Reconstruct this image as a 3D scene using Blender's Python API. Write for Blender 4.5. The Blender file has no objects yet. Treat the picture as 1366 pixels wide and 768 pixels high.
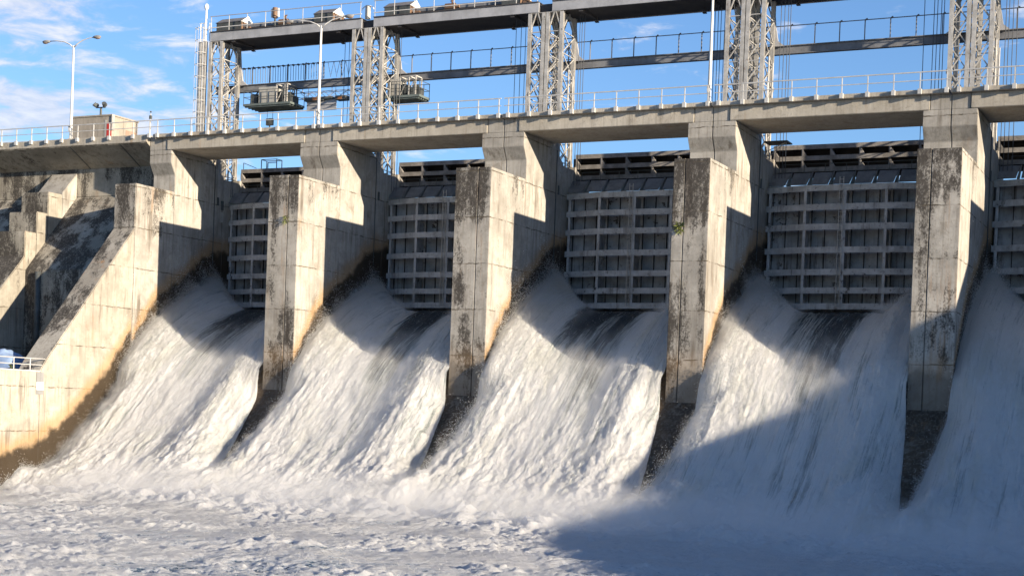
import bpy, bmesh, math, random
import numpy as np
from mathutils import Vector, Matrix

random.seed(7)
rng = np.random.default_rng(11)
R = math.radians
scene = bpy.context.scene
COL = scene.collection
S = 14.0                                   # bay spacing in metres
PIERS = [-28.0, -14.0, 0.0, 14.0, 28.0, 42.0]

# ------------------------------------------------------------------ camera
def make_camera():
    f, cx, cy = 2031.6655, 670.7248, 579.5684
    yaw, pitch, roll = .4498, -.0147, .0368
    F = Vector((-math.sin(yaw)*math.cos(pitch), math.cos(yaw)*math.cos(pitch), math.sin(pitch)))
    r = Vector((math.cos(yaw), math.sin(yaw), 0)); u = r.cross(F)
    c, s = math.cos(roll), math.sin(roll)
    Rr = r*c + u*s; U = u*c - r*s
    cam = bpy.data.cameras.new('camera')
    cam.sensor_width = 36; cam.sensor_fit = 'HORIZONTAL'
    cam.lens = f/1366*36
    cam.shift_x = (683-cx)/1366; cam.shift_y = (cy-384)/1366
    cam.clip_start = .5; cam.clip_end = 20000
    o = bpy.data.objects.new('camera', cam); COL.objects.link(o)
    m = Matrix((( Rr.x, U.x, -F.x, 43.3467), (Rr.y, U.y, -F.y, -88.2038), (Rr.z, U.z, -F.z, -17.0452), (0,0,0,1)))
    o.matrix_world = m
    scene.camera = o
make_camera()

# ------------------------------------------------------------------ node helpers
class NT:
    def __init__(s, mat):
        s.t = mat.node_tree; s.n = s.t.nodes; s.l = s.t.links
    def node(s, typ, **kw):
        n = s.n.new(typ)
        for k, v in kw.items(): setattr(n, k, v)
        return n
    def set(s, sock, v):
        if isinstance(v, bpy.types.NodeSocket): s.l.new(v, sock)
        elif isinstance(v, (tuple, list)) and len(v) == 3 and sock.type == 'RGBA': sock.default_value = (*v, 1)
        else: sock.default_value = v
    def math(s, op, a, b=None, c=None, clamp=False):
        n = s.node('ShaderNodeMath', operation=op, use_clamp=clamp); s.set(n.inputs[0], a)
        if b is not None: s.set(n.inputs[1], b)
        if c is not None: s.set(n.inputs[2], c)
        return n.outputs[0]
    def vmul(s, v, sc, off=(0,0,0)):
        n = s.node('ShaderNodeVectorMath', operation='MULTIPLY_ADD'); s.set(n.inputs[0], v)
        n.inputs[1].default_value = sc; n.inputs[2].default_value = off
        return n.outputs[0]
    def noise(s, vec, scale=1, detail=4, rough=.55, dist=0):
        n = s.node('ShaderNodeTexNoise'); s.set(n.inputs['Vector'], vec)
        n.inputs['Scale'].default_value = scale; n.inputs['Detail'].default_value = detail
        n.inputs['Roughness'].default_value = rough; n.inputs['Distortion'].default_value = dist
        return n.outputs['Fac']
    def ramp(s, x, a, b, lo=0., hi=1.):
        n = s.node('ShaderNodeMapRange', interpolation_type='SMOOTHSTEP'); s.set(n.inputs[0], x)
        n.inputs[1].default_value = a; n.inputs[2].default_value = b
        n.inputs[3].default_value = lo; n.inputs[4].default_value = hi
        return n.outputs[0]
    def mix(s, f, a, b, blend='MIX'):
        n = s.node('ShaderNodeMix', data_type='RGBA', blend_type=blend)
        s.set(n.inputs[0], f); s.set(n.inputs[6], a); s.set(n.inputs[7], b)
        return n.outputs[2]
    def sep(s, v):
        n = s.node('ShaderNodeSeparateXYZ'); s.l.new(v, n.inputs[0]); return n.outputs
    def comb(s, x, y, z):
        n = s.node('ShaderNodeCombineXYZ'); s.set(n.inputs[0], x); s.set(n.inputs[1], y); s.set(n.inputs[2], z); return n.outputs[0]
    def bump(s, h, strength=.3, dist=.05):
        n = s.node('ShaderNodeBump'); n.inputs['Strength'].default_value = strength; n.inputs['Distance'].default_value = dist
        s.l.new(h, n.inputs['Height']); return n.outputs[0]

def new_mat(name):
    m = bpy.data.materials.new(name); m.use_nodes = True
    t = NT(m); t.n.clear()
    out = t.node('ShaderNodeOutputMaterial'); b = t.node('ShaderNodeBsdfPrincipled')
    t.l.new(b.outputs[0], out.inputs[0])
    return m, t, b, out

# spillway concrete surface (y -> z), the ogee profile of every bay
PY = np.array([-60,-18,-15,-12.5,-10.5,-8.5,-6.5,-4.5,-3,-1,1,3,5,7,9,12.0])
PZ = np.array([-24,-23.7,-23.35,-22.6,-21.45,-19.9,-18.0,-16.1,-14.8,-13.4,-12.3,-11.5,-11.05,-10.85,-10.9,-11.5])
def prof(y): return np.interp(y, PY, PZ)

# ------------------------------------------------------------------ materials
def concrete(name, light=(.42,.395,.355), dark=(.26,.245,.22), mold=.35, drips=.6, joints=True, wet=False, wetoff=0., wetfront=.45, jz=-2.25, js=2.85, side_mold=.0, rust=.3, topstain=0.):
    m, t, b, out = new_mat(name)
    geo = t.node('ShaderNodeNewGeometry'); P = geo.outputs['Position']; N = geo.outputs['Normal']
    px, py, pz = t.sep(P); nx, ny, nz = t.sep(N)
    big = t.noise(P, .22, 5, .6); med = t.noise(P, 1.1, 6, .65); fine = t.noise(P, 9, 5, .7)
    col = t.mix(t.ramp(t.math('ADD', t.math('MULTIPLY', big, .6), t.math('MULTIPLY', med, .4)), .38, .62), dark, light)
    # pour patches: each lift a slightly different tone
    lift = t.math('FLOOR', t.math('DIVIDE', t.math('SUBTRACT', pz, jz), js))
    wn = t.node('ShaderNodeTexWhiteNoise', noise_dimensions='3D'); t.l.new(t.comb(t.math('FLOOR', t.math('MULTIPLY', px, .2)), t.math('FLOOR', t.math('MULTIPLY', py, .2)), lift), wn.inputs['Vector'])
    col = t.mix(t.math('MULTIPLY', wn.outputs[0], .22), col, t.mix(.5, col, (.25,.23,.2)))
    # leached pale runs below the joints and rough broken patches
    lf = t.math('FRACT', t.math('DIVIDE', t.math('SUBTRACT', pz, jz), js))
    lr = t.math('MULTIPLY', t.ramp(lf, .55, 1.0), t.ramp(t.noise(t.vmul(P, (3.3,3.3,.2), (1,8,2)), 1, 4, .65), .5, .66))
    col = t.mix(t.math('MULTIPLY', lr, .45), col, (.15,.125,.095))
    pt = t.ramp(t.noise(P, .75, 9, .75, .4), .56, .64)
    col = t.mix(t.math('MULTIPLY', pt, .5), col, (.20,.175,.14))
    # board marks: fine vertical streaks
    brd = t.noise(t.vmul(P, (7, 7, .35)), 1, 3, .6)
    col = t.mix(t.ramp(brd, .47, .72, 0, .42), col, (.2,.18,.15))
    spk = t.ramp(t.math('ADD', t.math('MULTIPLY', fine, .7), t.math('MULTIPLY', t.noise(t.vmul(P,(1.5,1.5,4.)), 1, 6, .7), .3)), .53, .66, 0, .5)
    col = t.mix(spk, col, (.17,.15,.125))
    # vertical run-off stains
    d1 = t.noise(t.vmul(P, (2.1, 2.1, .16)), 1, 4, .65)
    dm = t.ramp(t.noise(P, .33, 3, .5), .38, .62)
    drip = t.math('MULTIPLY', t.ramp(d1, .5, .68), dm)
    col = t.mix(t.math('MULTIPLY', drip, drips), col, (.12,.10,.08))
    # rusty, ochre run-off
    d2 = t.noise(t.vmul(P, (1.6, 1.6, .12), (13, 7, 3)), 1, 4, .65)
    rm = t.math('MULTIPLY', t.ramp(d2, .54, .7), t.ramp(t.noise(t.vmul(P, (.4,.4,.4), (5,2,9)), 1, 3, .5), .45, .62))
    col = t.mix(t.math('MULTIPLY', rm, rust), col, (.30,.165,.07))
    # black lichen blotches, thickest where weather strikes: upstream-facing tops and downstream fronts
    blot = t.noise(t.vmul(P, (2.3, 2.3, .8)), 1, 10, .74, .25)
    fr = t.math('MAXIMUM', t.ramp(t.math('MULTIPLY', ny, -1), .4, .8), t.ramp(nz, .3, .7))
    thr = t.math('MULTIPLY', fr, mold)
    thr = t.math('ADD', thr, side_mold)
    if topstain: thr = t.math('ADD', thr, t.math('MULTIPLY', t.ramp(pz, -6.5, -2.2, 0, topstain), t.math('LESS_THAN', pz, -2.0)))
    colm = t.noise(t.vmul(P, (1.1,1.1,.11), (3,1,4)), 1, 3, .5)
    grain = t.noise(t.vmul(P, (1,1,.8)), 11, 5, .75)
    zone = t.noise(P, .34, 3, .55)
    bl = t.math('ADD', t.math('MULTIPLY', blot, .42), t.math('MULTIPLY', colm, .42)); bl = t.math('ADD', bl, t.math('ADD', t.math('MULTIPLY', grain, .34), t.math('MULTIPLY', zone, .42)))
    bm = t.ramp(t.math('ADD', bl, t.math('MULTIPLY', thr, .20)), .905, 1.0)
    bm = t.math('MULTIPLY', bm, t.ramp(thr, .02, .1))
    bm = t.math('MULTIPLY', bm, t.ramp(t.noise(t.vmul(P,(1,1,.6)), 7, 6, .75), .5, .62, 1, .55))
    col = t.mix(t.math('MULTIPLY', bm, .92), col, (.036,.031,.027))
    h = t.math('ADD', t.math('MULTIPLY', fine, .5), t.math('MULTIPLY', med, .5))
    if joints:
        wob = t.math('MULTIPLY', t.math('SUBTRACT', t.noise(P, 1.3, 5, .7), .5), .22)
        fz = t.math('ABSOLUTE', t.math('SUBTRACT', t.math('FRACT', t.math('ADD', t.math('DIVIDE', t.math('ADD', t.math('SUBTRACT', pz, jz), wob), js), .5)), .5))
        ver = t.math('LESS_THAN', t.math('ABSOLUTE', nz), .3)
        jl = t.math('MULTIPLY', t.math('MULTIPLY', t.ramp(fz, .006, .018, 1, 0), ver), t.ramp(t.noise(P, 1.7, 5), .38, .6, .1, .9))
        col = t.mix(jl, col, (.085,.07,.05))
        h = t.math('SUBTRACT', h, t.math('MULTIPLY', jl, .7))
    rough = .88
    if wet:
        fc = t.node('ShaderNodeFloatCurve')
        cv = fc.mapping.curves[0]
        ys = [-18,-15,-12.5,-10.5,-8.5,-6.5,-4.5,-3,-1,1,3,5,7,9]
        while len(cv.points) < len(ys): cv.points.new(.5, .5)
        for p, yy in zip(cv.points, ys):
            p.location = ((yy+18)/27., (float(prof(yy))+24)/14.); p.handle_type = 'VECTOR'
        fc.mapping.update()
        t.l.new(t.math('DIVIDE', t.math('ADD', py, 18), 27.), fc.inputs['Value'])
        wl = t.math('SUBTRACT', t.math('MULTIPLY', fc.outputs[0], 14.), 24.)
        dist = t.math('SUBTRACT', t.math('SUBTRACT', pz, wl), wetoff)
        dist = t.math('ADD', dist, t.math('MULTIPLY', t.math('SUBTRACT', t.noise(P, .9, 4, .6), .5), 1.5))
        # splash zone widens toward the gate
        dist = t.math('SUBTRACT', dist, t.math('ADD', t.ramp(py, -6.0, .0, 0, 2.1), t.ramp(py, 1, 6, 0, 1.5)))
        och = t.math('MULTIPLY', t.ramp(dist, 1.9, 3.0, 1, 0), t.ramp(nx, .2, .7, .3, 1.))
        col = t.mix(t.math('MULTIPLY', och, .65), col, (.34,.20,.08))
        band = t.math('MULTIPLY', t.ramp(dist, 1.35, 1.95, 1, 0), t.ramp(nx, .2, .7, wetfront, 1.))
        col = t.mix(t.math('MULTIPLY', band, .93), col, (.022,.017,.012))
        rr = t.math('SUBTRACT', .88, t.math('MULTIPLY', band, .35)); t.set(b.inputs['Roughness'], rr)
    else:
        b.inputs['Roughness'].default_value = rough
    t.set(b.inputs['Base Color'], col)
    b.inputs['Specular IOR Level'].default_value = .25
    t.l.new(t.bump(h, .55, .05), b.inputs['Normal'])
    return m

def paint(name, c1, c2, rust=.2, rough=.6, metal=0., rustc=(.13,.06,.03), scale=1.0, streak=.4, runs=0.):
    m, t, b, out = new_mat(name)
    geo = t.node('ShaderNodeNewGeometry'); P = geo.outputs['Position']
    n1 = t.noise(P, .9*scale, 6, .65); n2 = t.noise(t.vmul(P, (3.2,3.2,.35)), scale, 4, .6); n3 = t.noise(P, 3.1*scale, 8, .75)
    col = t.mix(t.ramp(n1, .35, .65), c1, c2)
    col = t.mix(t.ramp(n2, .5, .72, 0, streak), col, tuple(x*.45 for x in c1))
    col = t.mix(t.math('MULTIPLY', t.ramp(n3, .57, .65), rust), col, rustc)
    if runs:
        rn = t.math('MULTIPLY', t.ramp(t.noise(t.vmul(P, (4.5,4.5,.3), (3,3,3)), 1, 5, .7), .5, .66), t.ramp(t.noise(P, .45, 4, .6), .42, .6))
        col = t.mix(t.math('MULTIPLY', rn, runs), col, (.075,.05,.035))
        bl = t.math('MULTIPLY', t.ramp(t.noise(P, 2.2, 6, .7, .3), .58, .63), t.ramp(t.noise(P, .3, 3, .5, .2), .5, .6))
        col = t.mix(t.math('MULTIPLY', bl, .9), col, (.03,.022,.018))
    t.set(b.inputs['Base Color'], col); b.inputs['Roughness'].default_value = rough; b.inputs['Metallic'].default_value = metal
    b.inputs['Specular IOR Level'].default_value = .35
    t.l.new(t.bump(n3, .25, .02), b.inputs['Normal'])
    return m

M = {}
M['pier'] = concrete('pier concrete', mold=.02, drips=.75, wet=True)
M['nose'] = concrete('nose concrete', mold=.53, drips=.85, wet=True, side_mold=.0, rust=.5, topstain=.55)
M['deck'] = concrete('deck concrete', light=(.46,.425,.365), dark=(.34,.31,.26), mold=.05, drips=.3, joints=False, rust=.35)
M['wall'] = concrete('old wall concrete', light=(.38,.35,.295), dark=(.24,.22,.18), mold=.75, drips=.75, side_mold=.1, rust=.35)
M['training'] = concrete('training wall concrete', light=(.41,.38,.325), dark=(.275,.25,.21), mold=.6, drips=.85, wet=True, wetoff=1.0, rust=.9)
M['wetrock'] = concrete('wet spillway concrete', light=(.085,.055,.032), dark=(.028,.018,.011), mold=.1, drips=.8, joints=False, rust=.2)
M['hut'] = concrete('hut render', light=(.36,.32,.27), dark=(.27,.24,.2), mold=.0, drips=.3, joints=False, rust=.1)
M['galv'] = paint('galvanised steel', (.47,.455,.43), (.33,.32,.30), .5, .5, .1, scale=1.5, runs=.45)
M['rail'] = paint('railing steel', (.52,.515,.50), (.42,.415,.40), .2, .5, .1)
M['pole'] = paint('pale lamp pole', (.62,.61,.585), (.52,.51,.49), .05, .45)
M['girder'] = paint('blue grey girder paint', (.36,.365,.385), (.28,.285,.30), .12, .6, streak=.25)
M['girder_under'] = paint('dark girder underside paint', (.07,.065,.065), (.045,.042,.045), .25, .7)  # much darker than the girder side plates
M['girder_mid'] = paint('dull grey plate paint', (.17,.175,.185), (.11,.115,.12), .45, .7, rustc=(.06,.045,.035))
M['beam'] = paint('weathered runway steel', (.20,.205,.22), (.14,.145,.16), .45, .65, rustc=(.09,.05,.035))
M['gateflange'] = paint('pale gate flange paint', (.47,.465,.46), (.33,.325,.32), .6, .6, rustc=(.05,.035,.03), scale=1.3, runs=.6)
M['gateskin'] = paint('grey gate plate paint', (.40,.41,.425), (.27,.28,.29), .4, .55, rustc=(.07,.055,.05), runs=.75)
M['leaf'] = paint('rusty stop leaf steel', (.27,.255,.24), (.16,.15,.14), .45, .75, rustc=(.07,.045,.03), scale=1.6)
M['recessdark'] = paint('near black gap plate', (.045,.038,.033), (.025,.022,.02), .2, .8)  # near black, its colour stands in for dark gaps and shadow lines
M['darksteel'] = paint('dark machine steel', (.085,.095,.095), (.05,.055,.055), .25, .55)
M['cabin'] = paint('pale cabin sheet', (.42,.41,.38), (.33,.32,.29), .15, .6)
M['green'] = paint('grey green platform steel', (.15,.18,.17), (.1,.12,.115), .2, .6)
M['brown'] = paint('brown motor casing', (.22,.13,.08), (.14,.09,.06), .3, .6)
M['roofsheet'] = paint('weathered roof sheet', (.2,.19,.18), (.15,.14,.13), .2, .7)
M['gable'] = paint('white gable board', (.75,.73,.69), (.65,.63,.58), .05, .7)
M['red'] = paint('red door paint', (.5,.045,.03), (.4,.035,.025), .05, .5)
M['brick'] = paint('reddish render patch', (.36,.22,.16), (.30,.2,.15), .1, .8)
M['white'] = paint('white enamel', (.8,.8,.78), (.72,.72,.7), .03, .5)
M['greyplate'] = paint('grey plate', (.25,.25,.25), (.2,.2,.2), .05, .6)
M['orange'] = paint('orange warning paint', (.5,.2,.06), (.4,.16,.06), .1, .6)
M['tarp'] = paint('pale blue tarpaulin', (.25,.34,.50), (.18,.25,.40), .0, .6, streak=.2)
M['rope'] = paint('dark wire rope', (.07,.075,.085), (.05,.055,.06), .0, .6)
M['lampglass'] = paint('lamp lens', (.3,.22,.17), (.22,.17,.14), .0, .3)

def leafmat():
    m, t, b, out = new_mat('leaf green')
    geo = t.node('ShaderNodeNewGeometry'); P = geo.outputs['Position']
    t.set(b.inputs['Base Color'], t.mix(t.noise(P, 5, 2), (.14,.155,.03), (.085,.105,.03))); b.inputs['Roughness'].default_value = .6
    return m
M['leafgreen'] = leafmat()

def ground_mat():
    m, t, b, out = new_mat('gravel ground')
    geo = t.node('ShaderNodeNewGeometry'); P = geo.outputs['Position']
    n = t.noise(P, 1.5, 8, .7); n2 = t.noise(P, .15, 4)
    col = t.mix(t.ramp(n, .35, .65), (.10,.085,.065), (.2,.175,.14)); col = t.mix(t.ramp(n2, .5, .65, 0, .8), col, (.06,.075,.025))
    t.set(b.inputs['Base Color'], col); b.inputs['Roughness'].default_value = .95
    t.l.new(t.bump(n, .6, .1), b.inputs['Normal'])
    return m
M['ground'] = ground_mat()

def foam_water(name, flow=True):
    """white aerated water; attribute 'foam' runs from 0 (clear fast jet) to 1 (full foam)"""
    m, t, b, out = new_mat(name)
    geo = t.node('ShaderNodeNewGeometry'); P = geo.outputs['Position']
    att = t.node('ShaderNodeAttribute', attribute_name='foam'); f = att.outputs['Fac']
    if flow:
        v1 = t.vmul(P, (2.6,.20,.20)); v2 = t.vmul(P, (12,.42,.42)); v3 = P; sc = 1
        s1 = t.noise(v1, 1, 5, .62, .4); s2 = t.noise(v2, 1, 5, .65); s3 = t.noise(t.vmul(P,(1.2,.6,.6)), 6.5, 6, .74, .2); s0 = t.noise(t.vmul(P, (.75,.09,.09), (7,2,5)), 1, 3, .55)
        f2 = t.math('ADD', f, t.math('MULTIPLY', t.math('SUBTRACT', s1, .5), 1.1))
        f2 = t.math('ADD', f2, t.math('MULTIPLY', t.math('SUBTRACT', s0, .5), .8))
        f2 = t.math('ADD', f2, t.math('MULTIPLY', t.math('SUBTRACT', s2, .5), 1.05))
        f2 = t.math('ADD', f2, t.math('MULTIPLY', t.math('SUBTRACT', s3, .5), .35))
        fm = t.ramp(f2, .06, .88)
        tint = t.ramp(t.noise(t.vmul(P, (.7,.16,.16), (4,4,4)), 1, 4, .6), .5, .68)
        white = t.mix(t.math('MULTIPLY', tint, .5), (.95,.945,.93), (.76,.755,.66))
        white = t.mix(t.ramp(s3, .55, .75, 0, .35), white, (.68,.70,.71))
        h = t.math('ADD', t.math('MULTIPLY', s2, .28), t.math('MULTIPLY', s3, .95)); bs, bd = 1.0, .20
    else:
        s1 = t.noise(P, .55, 6, .66, .5); s2 = t.noise(P, 2.6, 7, .72, .3); s3 = t.noise(P, 9, 5, .75)
        f2 = t.math('ADD', f, t.math('MULTIPLY', t.math('SUBTRACT', s1, .5), 1.1))
        f2 = t.math('ADD', f2, t.math('MULTIPLY', t.math('SUBTRACT', s2, .5), 1.5))
        fm = t.ramp(f2, .1, .62)
        white = t.mix(t.ramp(s2, .52, .7, 0, .5), (.92,.92,.92), (.66,.69,.71))
        h = t.math('ADD', t.math('MULTIPLY', s2, .6), t.math('MULTIPLY', s3, .5)); bs, bd = 1.0, .22
    deep = (.050,.060,.068) if flow else (.06,.11,.17)
    mid = (.36,.39,.38) if flow else (.56,.60,.64)
    col = t.mix(t.ramp(fm, .0, .45), deep, mid); col = t.mix(t.ramp(fm, .35, .95), col, white)
    t.set(b.inputs['Base Color'], col)
    t.set(b.inputs['Roughness'], t.math('ADD', .16, t.math('MULTIPLY', fm, .7)))
    b.inputs['IOR'].default_value = 1.333
    b.subsurface_method = 'BURLEY'; t.set(b.inputs['Subsurface Weight'], t.math('MULTIPLY', fm, .8)); b.inputs['Subsurface Radius'].default_value = (1,1,1.1); b.inputs['Subsurface Scale'].default_value = .22
    t.l.new(t.bump(h, bs, bd), b.inputs['Normal'])
    # foam lets some light through it: translucent share
    tr = t.node('ShaderNodeBsdfTranslucent'); t.set(tr.inputs['Color'], white)
    mx = t.node('ShaderNodeMixShader'); t.l.new(t.math('MULTIPLY', fm, .5), mx.inputs[0])
    t.l.new(b.outputs[0], mx.inputs[1]); t.l.new(tr.outputs[0], mx.inputs[2]); t.l.new(mx.outputs[0], out.inputs[0])
    return m
M['chute'] = foam_water('rushing white water', True)
M['pool'] = foam_water('churned tailwater', False)
def spraymat():
    m, t, b, out = new_mat('spray drops')
    d = t.node('ShaderNodeBsdfDiffuse'); d.inputs[0].default_value = (.88,.88,.87,1)
    tr = t.node('ShaderNodeBsdfTranslucent'); tr.inputs[0].default_value = (.88,.88,.87,1)
    mx = t.node('ShaderNodeMixShader'); mx.inputs[0].default_value = .5
    t.l.new(d.outputs[0], mx.inputs[1]); t.l.new(tr.outputs[0], mx.inputs[2]); t.l.new(mx.outputs[0], out.inputs[0])
    return m
M['spray'] = spraymat()

# ------------------------------------------------------------------ mesh helpers
class MB:
    def __init__(s): s.v = []; s.f = []
    def add(s, vs, fs):
        o = len(s.v); s.v += [tuple(map(float, v)) for v in vs]; s.f += [tuple(i+o for i in f) for f in fs]; return s
    def box(s, x0, x1, y0, y1, z0, z1):
        return s.add([(x0,y0,z0),(x1,y0,z0),(x1,y1,z0),(x0,y1,z0),(x0,y0,z1),(x1,y0,z1),(x1,y1,z1),(x0,y1,z1)],
                     [(0,3,2,1),(4,5,6,7),(0,1,5,4),(1,2,6,5),(2,3,7,6),(3,0,4,7)])
    def prism_x(s, poly, x0, x1):
        """polygon of (y,z) extruded along x"""
        n = len(poly); a = sum(poly[i][0]*poly[(i+1)%n][1]-poly[(i+1)%n][0]*poly[i][1] for i in range(n))
        p = poly if a > 0 else poly[::-1]
        vs = [(x0,y,z) for y,z in p]+[(x1,y,z) for y,z in p]
        fs = [tuple(range(n))[::-1], tuple(range(n,2*n))]+[(i,(i+1)%n,n+(i+1)%n,n+i) for i in range(n)]
        return s.add(vs, fs)
    def bar(s, a, b, w=.08, h=None):
        a = Vector(a); b = Vector(b); d = (b-a).normalized(); h = h or w
        up = Vector((0,0,1)) if abs(d.z) < .95 else Vector((0,1,0))
        u = d.cross(up).normalized()*w/2; v = u.cross(d).normalized()*h/2
        vs = [a-u-v,a+u-v,a+u+v,a-u+v,b-u-v,b+u-v,b+u+v,b-u+v]
        return s.add(vs, [(0,1,2,3),(4,7,6,5),(0,4,5,1),(1,5,6,2),(2,6,7,3),(3,7,4,0)])
    def tube(s, pts, r=.03, n=8):
        pts = [Vector(p) for p in pts]; rs = r if isinstance(r, (list,tuple)) else [r]*len(pts)
        vs = []; fs = []
        for i, p in enumerate(pts):
            d = (pts[min(i+1,len(pts)-1)]-pts[max(i-1,0)]).normalized()
            up = Vector((0,0,1)) if abs(d.z) < .9 else Vector((0,1,0))
            u = d.cross(up).normalized(); v = u.cross(d).normalized()
            for k in range(n):
                a = 2*math.pi*k/n; vs.append(p+(u*math.cos(a)+v*math.sin(a))*rs[i])
        for i in range(len(pts)-1):
            for k in range(n): fs.append((i*n+k, i*n+(k+1)%n, (i+1)*n+(k+1)%n, (i+1)*n+k))
        fs.append(tuple(range(n))[::-1]); fs.append(tuple(range((len(pts)-1)*n, len(pts)*n)))
        return s.add(vs, fs)
    def ball(s, c, r, sx=1, sy=1, sz=1, seg=10, rings=6):
        vs = []; fs = []
        for i in range(rings+1):
            th = math.pi*i/rings
            for k in range(seg):
                ph = 2*math.pi*k/seg
                vs.append((c[0]+r*sx*math.sin(th)*math.cos(ph), c[1]+r*sy*math.sin(th)*math.sin(ph), c[2]+r*sz*math.cos(th)))
        for i in range(rings):
            for k in range(seg): fs.append((i*seg+k,(i+1)*seg+k,(i+1)*seg+(k+1)%seg,i*seg+(k+1)%seg))
        return s.add(vs, fs)
    def build(s, name, mat, parent=None, bevel=0., smooth=False):
        me = bpy.data.meshes.new(name); me.from_pydata(s.v, [], s.f); 
        bm = bmesh.new(); bm.from_mesh(me); bmesh.ops.recalc_face_normals(bm, faces=bm.faces)
        if bevel: 
            es = [e for e in bm.edges if len(e.link_faces) == 2 and e.calc_face_angle(0) > .5]
            bmesh.ops.bevel(bm, geom=es, offset=bevel, segments=2, affect='EDGES', clamp_overlap=True)
        bm.to_mesh(me); bm.free()
        me.materials.append(M[mat])
        if smooth: me.polygons.foreach_set('use_smooth', [True]*len(me.polygons))
        o = bpy.data.objects.new(name, me); COL.objects.link(o)
        if parent: o.parent = parent
        return o

def tag(o, label=None, cat=None, group=None, kind=None):
    if label: o['label'] = label
    if cat: o['category'] = cat
    if group: o['group'] = group
    if kind: o['kind'] = kind
    return o
def thing(name, label, cat, loc=(0,0,0), group=None):
    o = bpy.data.objects.new(name, None); COL.objects.link(o); o.location = loc
    o.empty_display_size = .3
    return tag(o, label, cat, group)
def dup(root, loc, label=None):
    r = root.copy(); COL.objects.link(r); r.location = loc
    if label: r['label'] = label
    for ch in list(root.children):
        c = ch.copy(); COL.objects.link(c); c.parent = r
        for g in list(ch.children):
            d = g.copy(); COL.objects.link(d); d.parent = c
    return r

# ------------------------------------------------------------------ noise in numpy
_perm = rng.permutation(256); _perm = np.concatenate([_perm]*3)
_grad = rng.normal(size=(256,3)); _grad /= np.linalg.norm(_grad, axis=1)[:,None]
def perlin(x, y, z):
    xi = np.floor(x).astype(int); yi = np.floor(y).astype(int); zi = np.floor(z).astype(int)
    xf, yf, zf = x-xi, y-yi, z-zi
    fu = lambda t: t*t*t*(t*(t*6-15)+10)
    u, v, w = fu(xf), fu(yf), fu(zf)
    def g(dx, dy, dz):
        h = _perm[(_perm[(_perm[(xi+dx)&255]+yi+dy)&255]+zi+dz)&255]
        gr = _grad[h]; return gr[...,0]*(xf-dx)+gr[...,1]*(yf-dy)+gr[...,2]*(zf-dz)
    L = lambda a, b, t: a+t*(b-a)
    return L(L(L(g(0,0,0),g(1,0,0),u),L(g(0,1,0),g(1,1,0),u),v), L(L(g(0,0,1),g(1,0,1),u),L(g(0,1,1),g(1,1,1),u),v), w)*1.6
def fbm(x, y, z, oct=5, lac=2.03, gain=.5):
    r = 0; a = 1; s = 0
    for i in range(oct):
        r = r+a*perlin(x, y, z); s += a; a *= gain; x = x*lac+17.3; y = y*lac+5.1; z = z*lac+9.7
    return r/s
def billow(x, y, z, oct=4):
    r = 0; a = 1; s = 0
    for i in range(oct):
        r = r+a*np.abs(perlin(x, y, z)); s += a; a *= .55; x = x*2.03+17.3; y = y*2.03+5.1; z = z*2.03+9.7
    return r/s
def ss(x, a, b):
    t = np.clip((x-a)/(b-a), 0, 1); return t*t*(3-2*t)
def grid_obj(name, X, Y, Z, mat, foam=None):
    nu, nv = X.shape
    co = np.stack([X,Y,Z], -1).reshape(-1,3).astype(np.float32)
    idx = np.arange(nu*nv).reshape(nu,nv)
    q = np.stack([idx[:-1,:-1], idx[1:,:-1], idx[1:,1:], idx[:-1,1:]], -1).reshape(-1,4).astype(np.int32)
    me = bpy.data.meshes.new(name)
    me.vertices.add(len(co)); me.vertices.foreach_set('co', co.ravel())
    me.loops.add(q.size); me.loops.foreach_set('vertex_index', q.ravel())
    me.polygons.add(len(q)); me.polygons.foreach_set('loop_start', np.arange(0,q.size,4,dtype=np.int32))
    me.polygons.foreach_set('use_smooth', np.ones(len(q), dtype=bool))
    me.update(calc_edges=True); me.validate()
    if foam is not None:
        a = me.attributes.new('foam', 'FLOAT', 'POINT'); a.data.foreach_set('value', foam.reshape(-1).astype(np.float32))
    me.materials.append(M[mat])
    o = bpy.data.objects.new(name, me); COL.objects.link(o)
    return o

# ------------------------------------------------------------------ SETTING: ground, spillway, water
def struct(o): o['kind'] = 'structure'; return o
mb = MB(); mb.add([(-9000,-9000,-26),(9000,-9000,-26),(9000,9000,-26),(-9000,9000,-26)], [(0,1,2,3)])
struct(mb.build('ground', 'ground'))
mb = MB(); mb.prism_x([(-3.18,-15.5),(-3.18,-25),(-400,-25),(-400,-15.5)], -300, -28.43)
struct(mb.build('bank', 'ground'))
mb = MB(); mb.prism_x([(10.5,-2.6),(10.5,-25.9),(2500,-25.9),(2500,-2.6)], -900, 900)
rv = mb.build('reservoir', 'darksteel'); struct(rv)
def reservoir_mat():
    m, t, b, out = new_mat('still reservoir water')
    geo = t.node('ShaderNodeNewGeometry'); n = t.noise(geo.outputs['Position'], .8, 4)
    t.set(b.inputs['Base Color'], (.02,.04,.05)); b.inputs['Roughness'].default_value = .08; b.inputs['IOR'].default_value = 1.333
    t.l.new(t.bump(n, .2, .1), b.inputs['Normal']); return m
rv.data.materials.clear(); rv.data.materials.append(reservoir_mat())

ys = np.linspace(9.5,-12.6,70)
poly = [(float(y), float(prof(y))) for y in ys]+[(-12.7,-25.9),(9.5,-25.9)]
mb = MB(); mb.prism_x(poly, -26.55, 60)
tag(mb.build('spillway_apron', 'wetrock'), 'dark wet concrete spillway slope showing in the wedges below the piers', 'spillway')

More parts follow.
